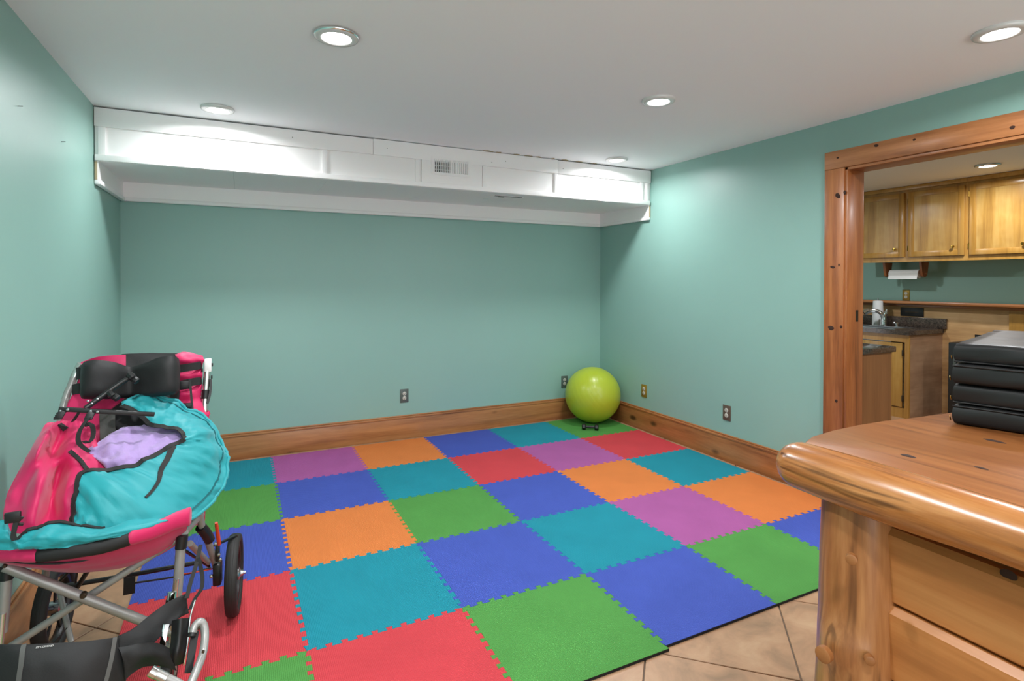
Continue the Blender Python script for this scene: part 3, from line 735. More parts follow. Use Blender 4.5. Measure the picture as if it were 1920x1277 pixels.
for lo, hi in (((SX0+g, SY0+g, CZ-.16), (SX1-g, SY1-g, CZ-.155)), ((SX0+g, SY0+g, CZ-.16), (SX0+g+.004, SY1-g, CZ+.004)), ((SX1-g-.004, SY0+g, CZ-.16), (SX1-g, SY1-g, CZ+.004)), ((SX0+g, SY0+g, CZ-.16), (SX1-g, SY0+g+.004, CZ+.004)), ((SX0+g, SY1-g-.004, CZ-.16), (SX1-g, SY1-g, CZ+.004))): box(b, lo, hi)
finish('bowl', b, M['steel'], t)
finish('drain', lathe(bm_new(), [(.04, 0), (.04, .003), (.03, .004), (0, .001)], (2.905, -.87, CZ-.155), seg=20), M['chrome'], t)
fz = CZ+.008; fx, fy = 3.08, -1.0
t = thing('kitchen_faucet', (fx, fy, fz), 'chrome kitchen faucet with single lever behind the sink', 'faucet')
finish('base_plate', lathe(bm_new(), [(.03, 0), (.03, .008), (.024, .014), (.024, .05), (.022, .056), (0, .056)], (fx, fy, fz), seg=20), M['chrome'], t)
b = bm_new(); tube(b, smooth_path([(fx, fy, fz+.05), (fx-.01, fy+.02, fz+.13), (fx-.05, fy+.07, fz+.165), (fx-.1, fy+.115, fz+.155)]), .021, 12); finish('spout', b, M['chrome'], t)
b = bm_new(); tube(b, [(fx-.09, fy+.105, fz+.165), (fx-.125, fy+.14, fz+.135)], [.026, .028], 12); finish('spray_head', b, M['chrome'], t)
b = bm_new(); tube(b, smooth_path([(fx, fy, fz+.055), (fx+.005, fy-.008, fz+.12), (fx+.01, fy-.03, fz+.18)]), [.022, .02, .013], 12); finish('lever', b, M['chrome'], t)
t = thing('soap_dispenser', (3.08, -1.13, fz), 'low chrome soap pump to the right of the faucet', 'soap pump')
finish('body', lathe(bm_new(), [(.02, 0), (.02, .006), (.012, .01), (.012, .03), (.016, .034), (.016, .046), (0, .05)], (3.08, -1.13, fz), seg=16), M['chrome'], t)
b = bm_new(); tube(b, [(3.08, -1.13, fz+.042), (3.035, -1.13, fz+.046)], .006, 8); finish('nozzle', b, M['chrome'], t)
t = thing('paper_towel_roll', (3.185, -.875, CZ), 'tall white paper towel roll standing by the sink', 'paper towel')
c = (3.185, -.875, CZ)
finish('roll', lathe(bm_new(), [(.012, 0), (.054, 0), (.055, .004), (.047, .276), (.02, .28), (.0, .28)], c, seg=28), M['paper'], t)
b = bm_new(); tube(b, [(3.185, -.875, CZ+.28), (3.185, -.875, CZ+.305)], .008, 10); finish('spindle', b, M['steel'], t)
# second counter nearer the doorway
py = -2.136
t = thing('base_cabinet', (.9, -1.8, 0), 'brown veneered base cabinet just inside the kitchen doorway', 'cabinet')
bx('end_panel', (.35, py+.016, 0), (1.195, py+.034, CZ-.043), M['end_panel'], t)
bx('carcass', (.36, py+.036, .1), (1.19, -1.4, CZ-.05), M['cab_frame'], t)
b = bm_new(); box(b, (1.195, py+.02, .1), (1.21, py+.06, CZ-.043)); box(b, (1.195, -1.44, .1), (1.21, -1.4, CZ-.043)); box(b, (1.195, py+.06, .1), (1.21, -1.44, .14)); finish('face_frame', b, M['cab_frame'], t)
tag(finish('counter_top', box(bm_new(), (.3, py, CZ-.043), (1.232, -1.38, CZ-.001), .004), M['granite'], base=(.8, -1.8, CZ-.043)), 'dark granite counter top just inside the kitchen doorway', 'worktop')
# dark appliance beside the sink cabinet
t = thing('mini_fridge', (3.05, -1.99, 0), 'dark appliance partly hidden behind the gym mat', 'appliance')
bx('body', (2.86, -2.25, .02), (3.3, -1.73, .8), M['black_plastic'], t, .006); bx('door', (2.82, -2.25, .06), (2.858, -1.73, .8), M['black_plastic'], t, .008)
bx('handle', (2.80, -1.80, .5), (2.82, -1.78, .72), M['plate_grey'], t, .004)
for dy in (-2.2, -1.78): 
    b = bm_new(); tube(b, [(2.9, dy, 0), (2.9, dy, .022)], .018, 10); finish('foot', b, M['black_plastic'], t)

# ---------------------------------------------------------------- adaptive stroller at the left
M.update(
    pink=plain('magenta nylon', (200, 20, 88), .55, var=.06, vscale=9, sheen=.2, bump=.1, bscale=300),
    aqua=plain('turquoise nylon', (16, 146, 154), .55, var=.05, vscale=7, sheen=.2, bump=.1, bscale=300),
    lilac=plain('lilac fleece', (166, 140, 194), .9, var=.07, vscale=25, bump=.5, bscale=160, sheen=.4),
    black_cloth=plain('black nylon', (23, 23, 24), .65, var=.15, vscale=14, bump=.15, bscale=220),
    webbing=plain('black webbing', (30, 30, 30), .75, var=.1, vscale=60, bump=.3, bscale=400), web_grey=plain('charcoal webbing', (70, 69, 66), .8, bump=.3, bscale=400),
    frame=plain('grey powder coated tube', (158, 157, 154), .36, .3, var=.04), silver=plain('bright aluminium', (206, 206, 202), .25, .9),
    rubber=plain('black tyre rubber', (30, 29, 28), .65), red_plastic=plain('red grip', (214, 66, 36), .4), seam=plain('dark teal elastic', (16, 96, 102), .7), seam_grey=plain('grey seam tape', (86, 86, 84), .7), ink=plain('white print', (225, 225, 222), .6))
def cr(p0, p1, p2, p3, t):
    return .5*((2*p1)+(p2-p0)*t+(2*p0-5*p1+4*p2-p3)*t*t+(3*p1-p0-3*p2+p3)*t**3)
def crs(P, s):
    n = len(P)-1; i = min(int(s), n-1) if s >= 0 else 0; t = s-i
    return cr(P[max(i-1, 0)], P[i], P[i+1], P[min(i+2, n)], t)
class Sheet:
    """smooth surface through a grid of points, with cloth folds"""
    def __init__(s, rows, wr=.004, scale=12, stretch=(1, 1), seed=0, puff=0, toward=(0.1, -.8, .6)):
        s.rows = [[Vector(p) for p in r] for r in rows]; s.wr, s.sc, s.st, s.seed, s.puff = wr, scale, stretch, seed, puff
        s.nu, s.nv = len(rows)-1, len(rows[0])-1; s.tw = Vector(toward).normalized()
    def base(s, u, v): return crs([crs(r, v) for r in s.rows], u)
    def at(s, u, v, off=0):
        p = s.base(u, v); e = .02
        du = s.base(min(u+e, s.nu), v)-s.base(max(u-e, 0), v); dv = s.base(u, min(v+e, s.nv))-s.base(u, max(v-e, 0))
        n = du.cross(dv)
        n = n.normalized() if n.length > 1e-9 else s.tw.copy()
        if n.dot(s.tw) < 0: n = -n
        q = Vector((u*s.st[0]*s.sc*.12+s.seed, v*s.st[1]*s.sc*.12, p.z*4))
        a = noise.noise(q)+.5*abs(noise.noise(q*2.3+Vector((7, 3, 1))))-.15+.35*noise.noise(q*4.1)
        pf = s.puff*math.sin(PI*u/s.nu)*math.sin(PI*v/s.nv) if s.puff else 0
        return p+n*(s.wr*a+off+pf), n
def cloth(name, sh, mat, parent, nu=8, nv=8, thick=.004, label=None):
    b = bm_new(); U, V = s_ = (sh.nu*nu, sh.nv*nv)
    A, B = {}, {}
    for i in range(U+1):
        for j in range(V+1):
            p, n = sh.at(i/nu, j/nv); A[i, j] = b.verts.new(p); B[i, j] = b.verts.new(p-n*thick)
    for i in range(U):
        for j in range(V):
            b.faces.new((A[i, j], A[i+1, j], A[i+1, j+1], A[i, j+1])); b.faces.new((B[i, j+1], B[i+1, j+1], B[i+1, j], B[i, j]))
    for i in range(U):
        for j in (0, V): b.faces.new((A[i, j], B[i, j], B[i+1, j], A[i+1, j]))
    for j in range(V):
        for i in (0, U): b.faces.new((A[i, j], A[i, j+1], B[i, j+1], B[i, j]))
    bmesh.ops.remove_doubles(b, verts=b.verts, dist=1e-5)
    return finish(name, b, mat, parent, smooth=75, label=label)
def on(sh, uv, off=.003, n=5):
    pts = smooth_path([Vector((a, c, 0)) for a, c in uv], n)
    return [sh.at(min(max(p.x, 0), sh.nu), min(max(p.y, 0), sh.nv), off) for p in pts]
def strip(name, sh, uv, wd, mat, parent, off=.003, thick=.003, taper=None, label=None):
    """flat tape lying on a sheet"""
    P = on(sh, uv, off); b = bm_new(); ws = []
    for i, (p, n) in enumerate(P):
        t = (P[min(i+1, len(P)-1)][0]-P[max(i-1, 0)][0]).normalized(); k = 1 if not taper else taper[0]+(taper[1]-taper[0])*i/(len(P)-1)
        ws.append(t.cross(n).normalized()*wd*k)
    ribbon(b, [p for p, n in P], ws, thick); return finish(name, b, mat, parent, smooth=50, label=label)
def rod(name, pts, r, mat, parent, seg=12, n=6, label=None):
    b = bm_new(); tube(b, smooth_path(pts, n), r, seg); return finish(name, b, mat, parent, smooth=60, label=label)
def rib(name, pts, wv, mat, parent, thick=.003, n=5, label=None):
    b = bm_new(); ribbon(b, smooth_path(pts, n), wv, thick); return finish(name, b, mat, parent, smooth=50, label=label)
def block(name, c, size, mat, parent, bev=.002, rot=None, label=None):
    c = Vector(c); h = Vector(size)/2; return bx(name, c-h, c+h, mat, parent, bev, rot=rot, label=label)

ss = thing('adaptive_stroller', (-3.62, -2.36, 0), 'magenta and black adaptive stroller with grey crossed frame tubes by the left wall', 'stroller')
HD = R(5)                                      # heading: faces the camera, turned a little to the left wall
SR = Vector((math.cos(HD), -math.sin(HD), 0)); SF = Vector((-math.sin(HD), -math.cos(HD), 0))
# crossed front tubes and posts
rod('cross_tube', [(-3.8788,-2.51,0.541), (-3.5164,-2.515,0.2738), (-3.4475,-2.515,0.2235)], .0145, M['frame'], ss)
rod('cross_tube', [(-3.4229,-2.475,0.5333), (-3.6968,-2.475,0.3827), (-3.8842,-2.475,0.2804)], .0115, M['frame'], ss)
for p, r_ in (((-3.6912,-2.527,0.4167), .009), ((-3.437,-2.49,0.5283), .006), ((-3.8737,-2.527,0.5494), .006)):
    finish('pivot_bolt', lathe(bm_new(), [(r_, -.012), (r_, .002), (r_*.7, .005), (0, .0055)], p, 'y', 16, rot=Matrix.Rotation(PI, 3, 'Z')), M['bronze'], ss)
rod('front_post', [(-3.4382,-2.495,0.5006), (-3.444,-2.5,0.4056), (-3.4497,-2.505,0.3252)], .0145, M['frame'], ss)
rod('front_post', [(-3.8786,-2.495,0.5087), (-3.8834,-2.5,0.4306), (-3.8883,-2.505,0.3469)], .0145, M['frame'], ss)
rod('post_sleeve', [(-3.4337,-2.493,0.5359), (-3.4382,-2.495,0.4936)], .0175, M['black_plastic'], ss); rod('post_sleeve', [(-3.8779,-2.493,0.5328), (-3.8799,-2.495,0.4964)], .0175, M['black_plastic'], ss)
rod('inner_post', [(-3.4474,-2.512,0.4035), (-3.4548,-2.515,0.3109), (-3.4619,-2.52,0.2287), (-3.4717,-2.53,-0.0043)], .0085, M['silver'], ss)
rod('inner_post', [(-3.8835,-2.512,0.4058), (-3.8924,-2.52,0.2575), (-3.9041,-2.53,0.0827)], .0085, M['silver'], ss)
# seat rails, running front to back under the seat
for a, c in (((-3.4279,-2.49,0.5424), (-3.3967,-2.2,0.4829)), ((-3.886,-2.49,0.5395), (-3.8343,-2.16,0.5111))): rod('seat_rail', [a, c], .012, M['frame'], ss)
# seat front: padded lip in three pieces and the fabric below it
LIP = [(-3.8778,-2.6,0.6159), (-3.8276,-2.62,0.6125), (-3.7809,-2.635,0.6076), (-3.7278,-2.645,0.6065), (-3.6723,-2.65,0.6059), (-3.6109,-2.645,0.6045), (-3.5569,-2.635,0.6094), (-3.4982,-2.6,0.6054), (-3.4456,-2.56,0.609), (-3.4065,-2.53,0.6053)]
lp = smooth_path(LIP, 8)
def lip(i0, i1, mat, r0, up, nm, fl=1.0):
    b = bm_new(); rings = []; seg = lp[i0:i1+1]; n = len(seg)
    for k, p in enumerate(seg):
        e = 1 if (0 < k < n-1) else .8; ring = []
        for q in range(16):
            a = 2*PI*q/16; rr = r0+fl*.006*(k/n)
            wob = .0012*noise.noise(Vector((k*.35, math.cos(a)*2, math.sin(a)*2)))
            ring.append(b.verts.new(p+Vector((0, 0, (rr*.95+wob)*math.sin(a)*e+up))+SF*((rr*.75+wob)*math.cos(a)*e)))
        rings.append(ring)
    for p, q in zip(rings, rings[1:]):
        for k in range(16): b.faces.new((p[k], p[(k+1) % 16], q[(k+1) % 16], q[k]))
    b.faces.new(rings[0]); b.faces.new(rings[-1]); return finish(nm, b, mat, ss, smooth=60)
lip(0, 18, M['pink'], .018, 0, 'seat_lip', .3); lip(17, 49, M['black_cloth'], .0205, 0, 'seat_lip', .2); lip(48, 72, M['pink'], .0245, .003, 'seat_lip', 1.2)
FRONT = Sheet([[(-3.881,-2.59,0.6091), (-3.8105,-2.62,0.6013), (-3.7421,-2.635,0.5931), (-3.6745,-2.64,0.5896), (-3.6128,-2.635,0.588), (-3.5566,-2.62,0.5869), (-3.4866,-2.58,0.5832), (-3.4156,-2.53,0.5879)],
               [(-3.8951,-2.545,0.5795), (-3.8246,-2.57,0.5646), (-3.7559,-2.58,0.546), (-3.6864,-2.585,0.5326), (-3.6229,-2.58,0.527), (-3.5651,-2.565,0.5235), (-3.4929,-2.525,0.5185), (-3.426,-2.475,0.5322)],
               [(-3.9192,-2.46,0.5425), (-3.8437,-2.48,0.522), (-3.7718,-2.49,0.4958), (-3.7067,-2.49,0.4775), (-3.6393,-2.49,0.4686), (-3.5716,-2.475,0.4631), (-3.5026,-2.44,0.4651), (-3.4359,-2.39,0.4801)]], .002, seed=3)
cloth('seat_front', FRONT, M['pink'], ss, 4, 5)
SEAT = Sheet([[(-3.8796,-2.58,0.5922), (-3.6788,-2.62,0.5629), (-3.4209,-2.5,0.5593)], [(-3.8462,-2.4,0.5686), (-3.6696,-2.4,0.5236), (-3.414,-2.38,0.5557)], [(-3.8343,-2.16,0.5111), (-3.6343,-2.16,0.4919), (-3.3989,-2.16,0.4783)]], .002)
cloth('seat_base', SEAT, M['black_cloth'], ss, 5, 5)
# backrest: pink side panels with puffed rows, black centre
BR_ = [662, 674, 690, 704, 720, 737, 753, 776, 800]
BL = Sheet([[(-3.7898,-2.075,1.0731), (-3.7368,-2.075,1.0897), (-3.6548,-2.06,1.0912)], [(-3.7931,-2.09,1.0244), (-3.7293,-2.09,1.0197), (-3.6504,-2.09,1.0138)], [(-3.8086,-2.12,0.959), (-3.7268,-2.13,0.9536), (-3.6443,-2.13,0.9462)], [(-3.824,-2.16,0.9058), (-3.7483,-2.18,0.9023), (-3.6939,-2.18,0.8967)], [(-3.8249,-2.22,0.8182), (-3.7588,-2.24,0.8151), (-3.6956,-2.24,0.807)], [(-3.8343,-2.16,0.5111), (-3.7531,-2.2,0.5115), (-3.6915,-2.2,0.4995)]], .006, seed=1)
cloth('back_panel', BL, M['pink'], ss, 7, 6, .012)
BC = Sheet([[(-3.6692,-2.055,1.0934), (-3.5804,-2.05,1.092), (-3.4802,-2.05,1.0864)], [(-3.6637,-2.09,1.0249), (-3.5755,-2.09,1.0186), (-3.4741,-2.08,1.0097)], [(-3.6786,-2.13,0.9433), (-3.5707,-2.13,0.9335), (-3.4744,-2.12,0.9228)], [(-3.7175,-2.18,0.88), (-3.614,-2.18,0.8687), (-3.4825,-2.15,0.8476)], [(-3.7079,-2.24,0.7899), (-3.6054,-2.24,0.7764), (-3.4781,-2.2,0.7485)], [(-3.7071,-2.2,0.5025), (-3.5958,-2.2,0.4809), (-3.4787,-2.2,0.4581)]], .005, seed=5)
cloth('back_panel', BC, M['black_cloth'], ss, 7, 7, .012, 'black centre panel of the backrest')
BRT = Sheet([[(-3.4947,-2.05,1.0851), (-3.4544,-2.05,1.0892), (-3.3966,-2.05,1.0688)], [(-3.488,-2.085,1.0638), (-3.4478,-2.09,1.0662), (-3.3918,-2.07,1.056)], [(-3.4822,-2.07,1.0278), (-3.4435,-2.075,1.028), (-3.3999,-2.06,1.0272)], [(-3.4796,-2.1,1.0007), (-3.4417,-2.1,1.0021), (-3.3972,-2.075,0.9991)], [(-3.4814,-2.08,0.964), (-3.4429,-2.085,0.9639), (-3.4016,-2.065,0.9657)],
             [(-3.4824,-2.11,0.9361), (-3.4404,-2.12,0.9363), (-3.3989,-2.08,0.9338)], [(-3.486,-2.11,0.9032), (-3.4404,-2.12,0.903), (-3.4003,-2.09,0.8996)], [(-3.4869,-2.14,0.8663), (-3.4323,-2.16,0.865), (-3.3752,-2.11,0.8566)], [(-3.4894,-2.17,0.7984), (-3.431,-2.18,0.7979), (-3.3725,-2.13,0.8164)], [(-3.4873,-2.2,0.4598), (-3.4302,-2.2,0.4487), (-3.3845,-2.16,0.4236)]], .006, seed=9)
cloth('back_panel', BRT, M['pink'], ss, 6, 8, .012)
# head rest with two forward wings
HT = [(152, 682, -2.15), (157, 676, -2.225), (180, 676, -2.245), (215, 681, -2.22), (243, 689, -2.17), (270, 681, -2.2), (300, 671, -2.235), (326, 668, -2.235), (337, 672, -2.16)]
HDR = Sheet([[(-3.7725,-2.15,1.0726), (-3.7533,-2.205,1.0902), (-3.7159,-2.225,1.0962), (-3.6663,-2.2,1.0822), (-3.6279,-2.16,1.0567), (-3.5793,-2.19,1.0714), (-3.5259,-2.22,1.0937), (-3.4823,-2.22,1.097), (-3.4715,-2.15,1.0754)],
             [(-3.7735,-2.16,1.0588), (-3.7486,-2.235,1.0754), (-3.7111,-2.25,1.0751), (-3.6621,-2.225,1.0607), (-3.6256,-2.175,1.0372), (-3.5767,-2.21,1.0487), (-3.5232,-2.245,1.0657), (-3.4789,-2.24,1.066), (-3.4668,-2.165,1.0466)],
             [(-3.773,-2.17,1.0166), (-3.7496,-2.245,1.0272), (-3.7097,-2.258,1.0244), (-3.6605,-2.235,1.0148), (-3.6242,-2.185,0.9996), (-3.5754,-2.22,1.0055), (-3.5222,-2.255,1.0149), (-3.4764,-2.25,1.0125), (-3.466,-2.175,0.9994)],
             [(-3.771,-2.18,0.9784), (-3.7527,-2.245,0.9833), (-3.7099,-2.258,0.9801), (-3.6606,-2.235,0.9714), (-3.6236,-2.19,0.9615), (-3.5749,-2.225,0.9657), (-3.5223,-2.255,0.9705), (-3.4764,-2.25,0.9715), (-3.4674,-2.18,0.962)],
             [(-3.7717,-2.17,0.9633), (-3.7561,-2.215,0.9612), (-3.7163,-2.225,0.9576), (-3.665,-2.21,0.9518), (-3.6267,-2.17,0.9443), (-3.5782,-2.2,0.9477), (-3.5257,-2.225,0.9516), (-3.481,-2.22,0.9525), (-3.4726,-2.16,0.9507)]], .0018, seed=2, toward=(0, -1, 0))
cloth('headrest', HDR, M['black_cloth'], ss, 5, 5, .03)
# straps on the backrest
def zw(px): return (0, 0, px*2.05/1026)
rib('strap', [(-3.4813,-2.1,1.03), (-3.4467,-2.105,1.0346), (-3.4145,-2.095,1.0374), (-3.4017,-2.06,1.0359)], zw(15), M['webbing'], ss)
s2 = rib('strap', [(-3.4805,-2.11,0.9691), (-3.4461,-2.115,0.9755), (-3.4143,-2.1,0.9768), (-3.4019,-2.06,0.9713)], zw(15), M['webbing'], ss)
block('buckle', (-3.4599,-2.122,0.9695), (.05, .012, .034), M['black_plastic'], s2, .004); block('buckle_tongue', (-3.4791,-2.126,0.9635), (.006, .012, .03), M['black_plastic'], s2, .002)
s3 = rib('strap', [(-3.4379,-2.128,0.9937), (-3.4332,-2.145,0.9445), (-3.4255,-2.18,0.8789)], (.008, 0, 0), M['webbing'], ss)
block('buckle', (-3.4452,-2.175,0.8961), (.034, .012, .026), M['black_plastic'], s3, .004)
rib('strap', [(-3.769,-2.13,1.0386), (-3.7856,-2.125,1.039), (-3.8025,-2.09,1.0329)], zw(22), M['webbing'], ss); rib('strap', [(-3.7675,-2.16,0.9897), (-3.7839,-2.155,0.9883), (-3.8077,-2.11,0.9783)], zw(19), M['webbing'], ss)
rib('strap', [(-3.6888,-2.2,0.9062), (-3.6811,-2.235,0.8603), (-3.6717,-2.28,0.787)], (.045, 0, 0), M['web_grey'], ss, label='wide charcoal harness strap on the backrest')
# back posts
rp = rod('back_post', [(-3.381,-2.06,1.0216), (-3.3858,-2.08,0.9434), (-3.3887,-2.1,0.8792), (-3.394,-2.18,0.6085), (-3.3995,-2.27,0.5303)], .0122, M['silver'], ss)
block('post_head', (-3.379,-2.062,1.0325), (.025, .025, .052), M['white'], rp, .003); rod('sleeve', [(-3.3856,-2.084,0.9377), (-3.3881,-2.092,0.9031)], .0145, M['black_plastic'], rp)
rib('release_lever', [(-3.3691,-2.075,0.9777), (-3.3694,-2.09,0.9288), (-3.3791,-2.105,0.8857)], (.008, 0, 0), M['black_plastic'], rp, .012)
for p in ((-3.3639,-2.06,1.0334), (-3.3991,-2.075,1.0164), (-3.3655,-2.07,0.9853)): block('catch', p, (.006, .01, .014), M['black_plastic'], rp, .002)
lq = rod('back_post', [(-3.7878,-2.085,1.0645), (-3.8025,-2.09,1.0349), (-3.8149,-2.105,0.9897), (-3.824,-2.12,0.9547), (-3.8316,-2.16,0.8595), (-3.8521,-2.16,0.5146)], .0118, M['frame'], ss)
rod('post_head', [(-3.7875,-2.086,1.0686), (-3.7954,-2.0865,1.0515), (-3.8056,-2.094,1.0201)], .0128, M['silver'], lq)
# lateral support arm, its knobs, and the chest bar with clips
rod('support_arm', [(-3.5971,-2.27,1.0421), (-3.6388,-2.3,1.0167), (-3.6823,-2.325,0.9831), (-3.7208,-2.35,0.9526)], .0085, M['black_plastic'], ss)
for p, d in (((-3.6043,-2.285,1.0393), (.5, -.5, -.5)), ((-3.6542,-2.325,0.9878), (.5, -.5, -.5)), ((-3.5919,-2.285,1.0253), (.6, -.4, -.4)), ((-3.6423,-2.325,0.9776), (.6, -.4, -.4))):
    finish('arm_knob', lathe(bm_new(), [(.009, -.014), (.012, -.01), (.012, .006), (.009, .01), (0, .011)], p, rot=Vector((0, 0, 1)).rotation_difference(Vector(d)).to_matrix(), seg=8), M['black_plastic'], ss, smooth=20)
for a in ((-3.69,-2.338,0.9791), (-3.7046,-2.345,0.9659), (-3.7156,-2.34,0.9748)): finish('arm_bolt', lathe(bm_new(), [(.004, -.003), (.004, .002), (0, .004)], a, 'y', 10, rot=Matrix.Rotation(PI, 3, 'Z')), M['steel'], ss)
cb = bm_new(); bar(cb, (-3.7859,-2.37,0.9616), (-3.528,-2.345,0.9118), .012, .014, bev=.002); cb = finish('chest_bar', cb, M['black_plastic'], ss)
for p in ((-3.7799,-2.378,0.9559), (-3.7608,-2.378,0.9591), (-3.7021,-2.372,0.9466), (-3.6836,-2.372,0.9429)): finish('rivet', lathe(bm_new(), [(.004, -.003), (.004, .002), (0, .003)], p, 'y', 10, rot=Matrix.Rotation(PI, 3, 'Z')), M['steel'], cb)
for p, q in (((-3.7738,-2.375,0.9563), (-3.785,-2.38,0.9329)), ((-3.6993,-2.372,0.9428), (-3.7063,-2.38,0.9226))):
    b = bm_new(); bar(b, p, q, .02, .01, (0, 1, 0), .002)
    pv, qv = Vector(p), Vector(q)
    for k in range(3): bar(b, pv.lerp(qv, .35+.28*k)+Vector((-.012, 0, 0)), pv.lerp(qv, .3+.28*k)+Vector((.004, 0, -.002)), .008, .008, (0, 1, 0))
    finish('clip', b, M['black_plastic'], ss)
rib('strap', [(-3.7314,-2.36,0.9523), (-3.7399,-2.36,0.9357), (-3.7534,-2.35,0.9139)], (.012, 0, .006), M['webbing'], ss)
rib('strap', [(-3.7052,-2.385,0.9271), (-3.7172,-2.395,0.9082), (-3.7273,-2.4,0.8848), (-3.7277,-2.405,0.8587), (-3.7143,-2.41,0.8395), (-3.6957,-2.42,0.8261)], (.013, 0, .004), M['webbing'], ss)
rib('strap', [(-3.7123,-2.392,0.907), (-3.6953,-2.4,0.9087), (-3.6897,-2.4,0.8872), (-3.6916,-2.405,0.8645), (-3.7018,-2.41,0.8533), (-3.7129,-2.41,0.8599)], [(.002, 0, .013)]*4+[(.013, 0, .002)]*22, M['webbing'], ss, n=5)
# rear legs, axle, brakes
rod('rear_leg', [(-3.4006,-2.28,0.5441), (-3.3915,-2.26,0.4674), (-3.3719,-2.2,0.3696), (-3.3549,-2.13,0.2635), (-3.3451,-2.09,0.1866)], .0125, M['frame'], ss)
rod('rear_joint', [(-3.3951,-2.258,0.4593), (-3.3788,-2.238,0.4238), (-3.3676,-2.215,0.3874)], .019, M['black_plastic'], ss)
rod('rear_brace', [(-3.4156,-2.45,0.4852), (-3.3963,-2.3,0.3789), (-3.3757,-2.16,0.2758)], .0105, M['frame'], ss)
rod('rear_leg', [(-3.8521,-2.16,0.5146), (-3.8823,-2.1,0.3905), (-3.9052,-2.06,0.2215)], .0125, M['frame'], ss)
rod('axle', [(-3.8836,-2.06,0.2494), (-3.6303,-2.08,0.2506), (-3.3371,-2.1,0.2564)], .0085, M['black_plastic'], ss)
rod('brake_rod', [(-3.6196,-2.13,0.2403), (-3.4856,-2.13,0.2328), (-3.3665,-2.12,0.2359)], .0035, M['black_plastic'], ss)
rod('brake_cable', [(-3.4838,-2.15,0.2483), (-3.4096,-2.14,0.2385), (-3.3553,-2.12,0.2291)], .0022, M['red_plastic'], ss)
for a, c, r_ in (((-3.8236,-2.22,0.3362), (-3.7646,-2.3,0.4158), .005), ((-3.7809,-2.2,0.316), (-3.7531,-2.3,0.4132), .0035), ((-3.7749,-2.2,0.2995), (-3.7152,-2.3,0.4119), .008), ((-3.4352,-2.4,0.4436), (-3.373,-2.14,0.2511), .005)): rod('rear_strut', [a, c], r_, M['black_plastic'], ss)
rod('rear_strut', [(-3.8137,-2.25,0.316), (-3.7893,-2.3,0.2642), (-3.7577,-2.36,0.1925)], .0085, M['frame'], ss); rod('rear_cable', [(-3.7595,-2.4,0.265), (-3.7849,-2.44,0.2466)], .0016, M['black_plastic'], ss)
rib('strap_tag', [(-3.6315,-2.15,0.275), (-3.6316,-2.155,0.2457), (-3.6333,-2.15,0.2118)], (.036, 0, 0), M['webbing'], ss)
def big_wheel(c, label=None):
    c = Vector(c); rt = Vector((0, 0, 1)).rotation_difference(SR).to_matrix()
    b = bm_new(); prof = []
    for k in range(17):
        a = 2*PI*k/16; x, y = math.cos(a), math.sin(a)
        prof.append((.1395+.0165*(abs(x)**.75*(1 if x > 0 else -1)), (.023)*(abs(y)**.75*(1 if y > 0 else -1))))
    wh = finish('rear_wheel', lathe(b, prof, c, rot=rt, seg=56), M['rubber'], ss, smooth=60, label=label)
    for s in (-1, 1): finish('tread_groove', lathe(bm_new(), [(.1545, s*.006-.001), (.1562, s*.006), (.1545, s*.006+.001)], c, rot=rt, seg=56), M['rubber'], wh)
    finish('rim', lathe(bm_new(), [(.124, -.014), (.124, .014), (.112, .012), (.108, .004), (.108, -.004), (.112, -.012), (.124, -.014)], c, rot=rt, seg=48), M['black_plastic'], wh)
    for k in range(5):
        a = 2*PI*k/5+.4; d = rt @ Vector((math.cos(a), math.sin(a), 0)); e = rt @ Vector((-math.sin(a), math.cos(a), 0))
        b = bm_new(); bar(b, c+d*.02, c+d*.112, .016, .008, SR, .002); finish('spoke', b, M['black_plastic'], wh)
    finish('hub', lathe(bm_new(), [(0, -.026), (.02, -.026), (.024, -.015), (.024, .018), (.012, .024), (.010, .034), (.006, .036), (.006, .043), (0, .043)], c, rot=rt, seg=20), M['steel'], wh)
    return wh
WC = Vector((-3.285, -2.075, .1685)); big_wheel(WC); WL = WC-SR*.60-Vector((0, 0, .0118)); big_wheel(WL)
# brake lever and bracket at the right wheel
block('brake_housing', (-3.3437,-2.13,0.2142), (.03, .05, .085), M['black_plastic'], ss, .006, Matrix.Rotation(-HD, 3, 'Z')); block('brake_clamp', (-3.3426,-2.16,0.3104), (.016, .02, .07), M['black_plastic'], ss, .004)
for p in ((-3.3653,-2.15,0.2141), (-3.3331,-2.17,0.2835), (-3.3382,-2.18,0.308), (-3.3495,-2.17,0.3477)): finish('brake_bolt', lathe(bm_new(), [(.006, -.006), (.006, .004), (0, .006)], p, 'y', 10, rot=Matrix.Rotation(PI, 3, 'Z')), M['steel'], ss)
rod('brake_lever', [(-3.3459,-2.19,0.4386), (-3.3418,-2.18,0.3921), (-3.3368,-2.165,0.3408)], [.0055, .0065, .0075, .0075], M['red_plastic'], ss, label='red brake lever grip')
b = bm_new(); bar(b, (-3.3536,-2.16,0.3379), (-3.2814,-2.08,0.3273), .012, .007, bev=.001); bar(b, (-3.2814,-2.08,0.3273), (-3.2658,-2.05,0.2958), .014, .007); finish('wheel_guard', b, M['black_plastic'], ss)
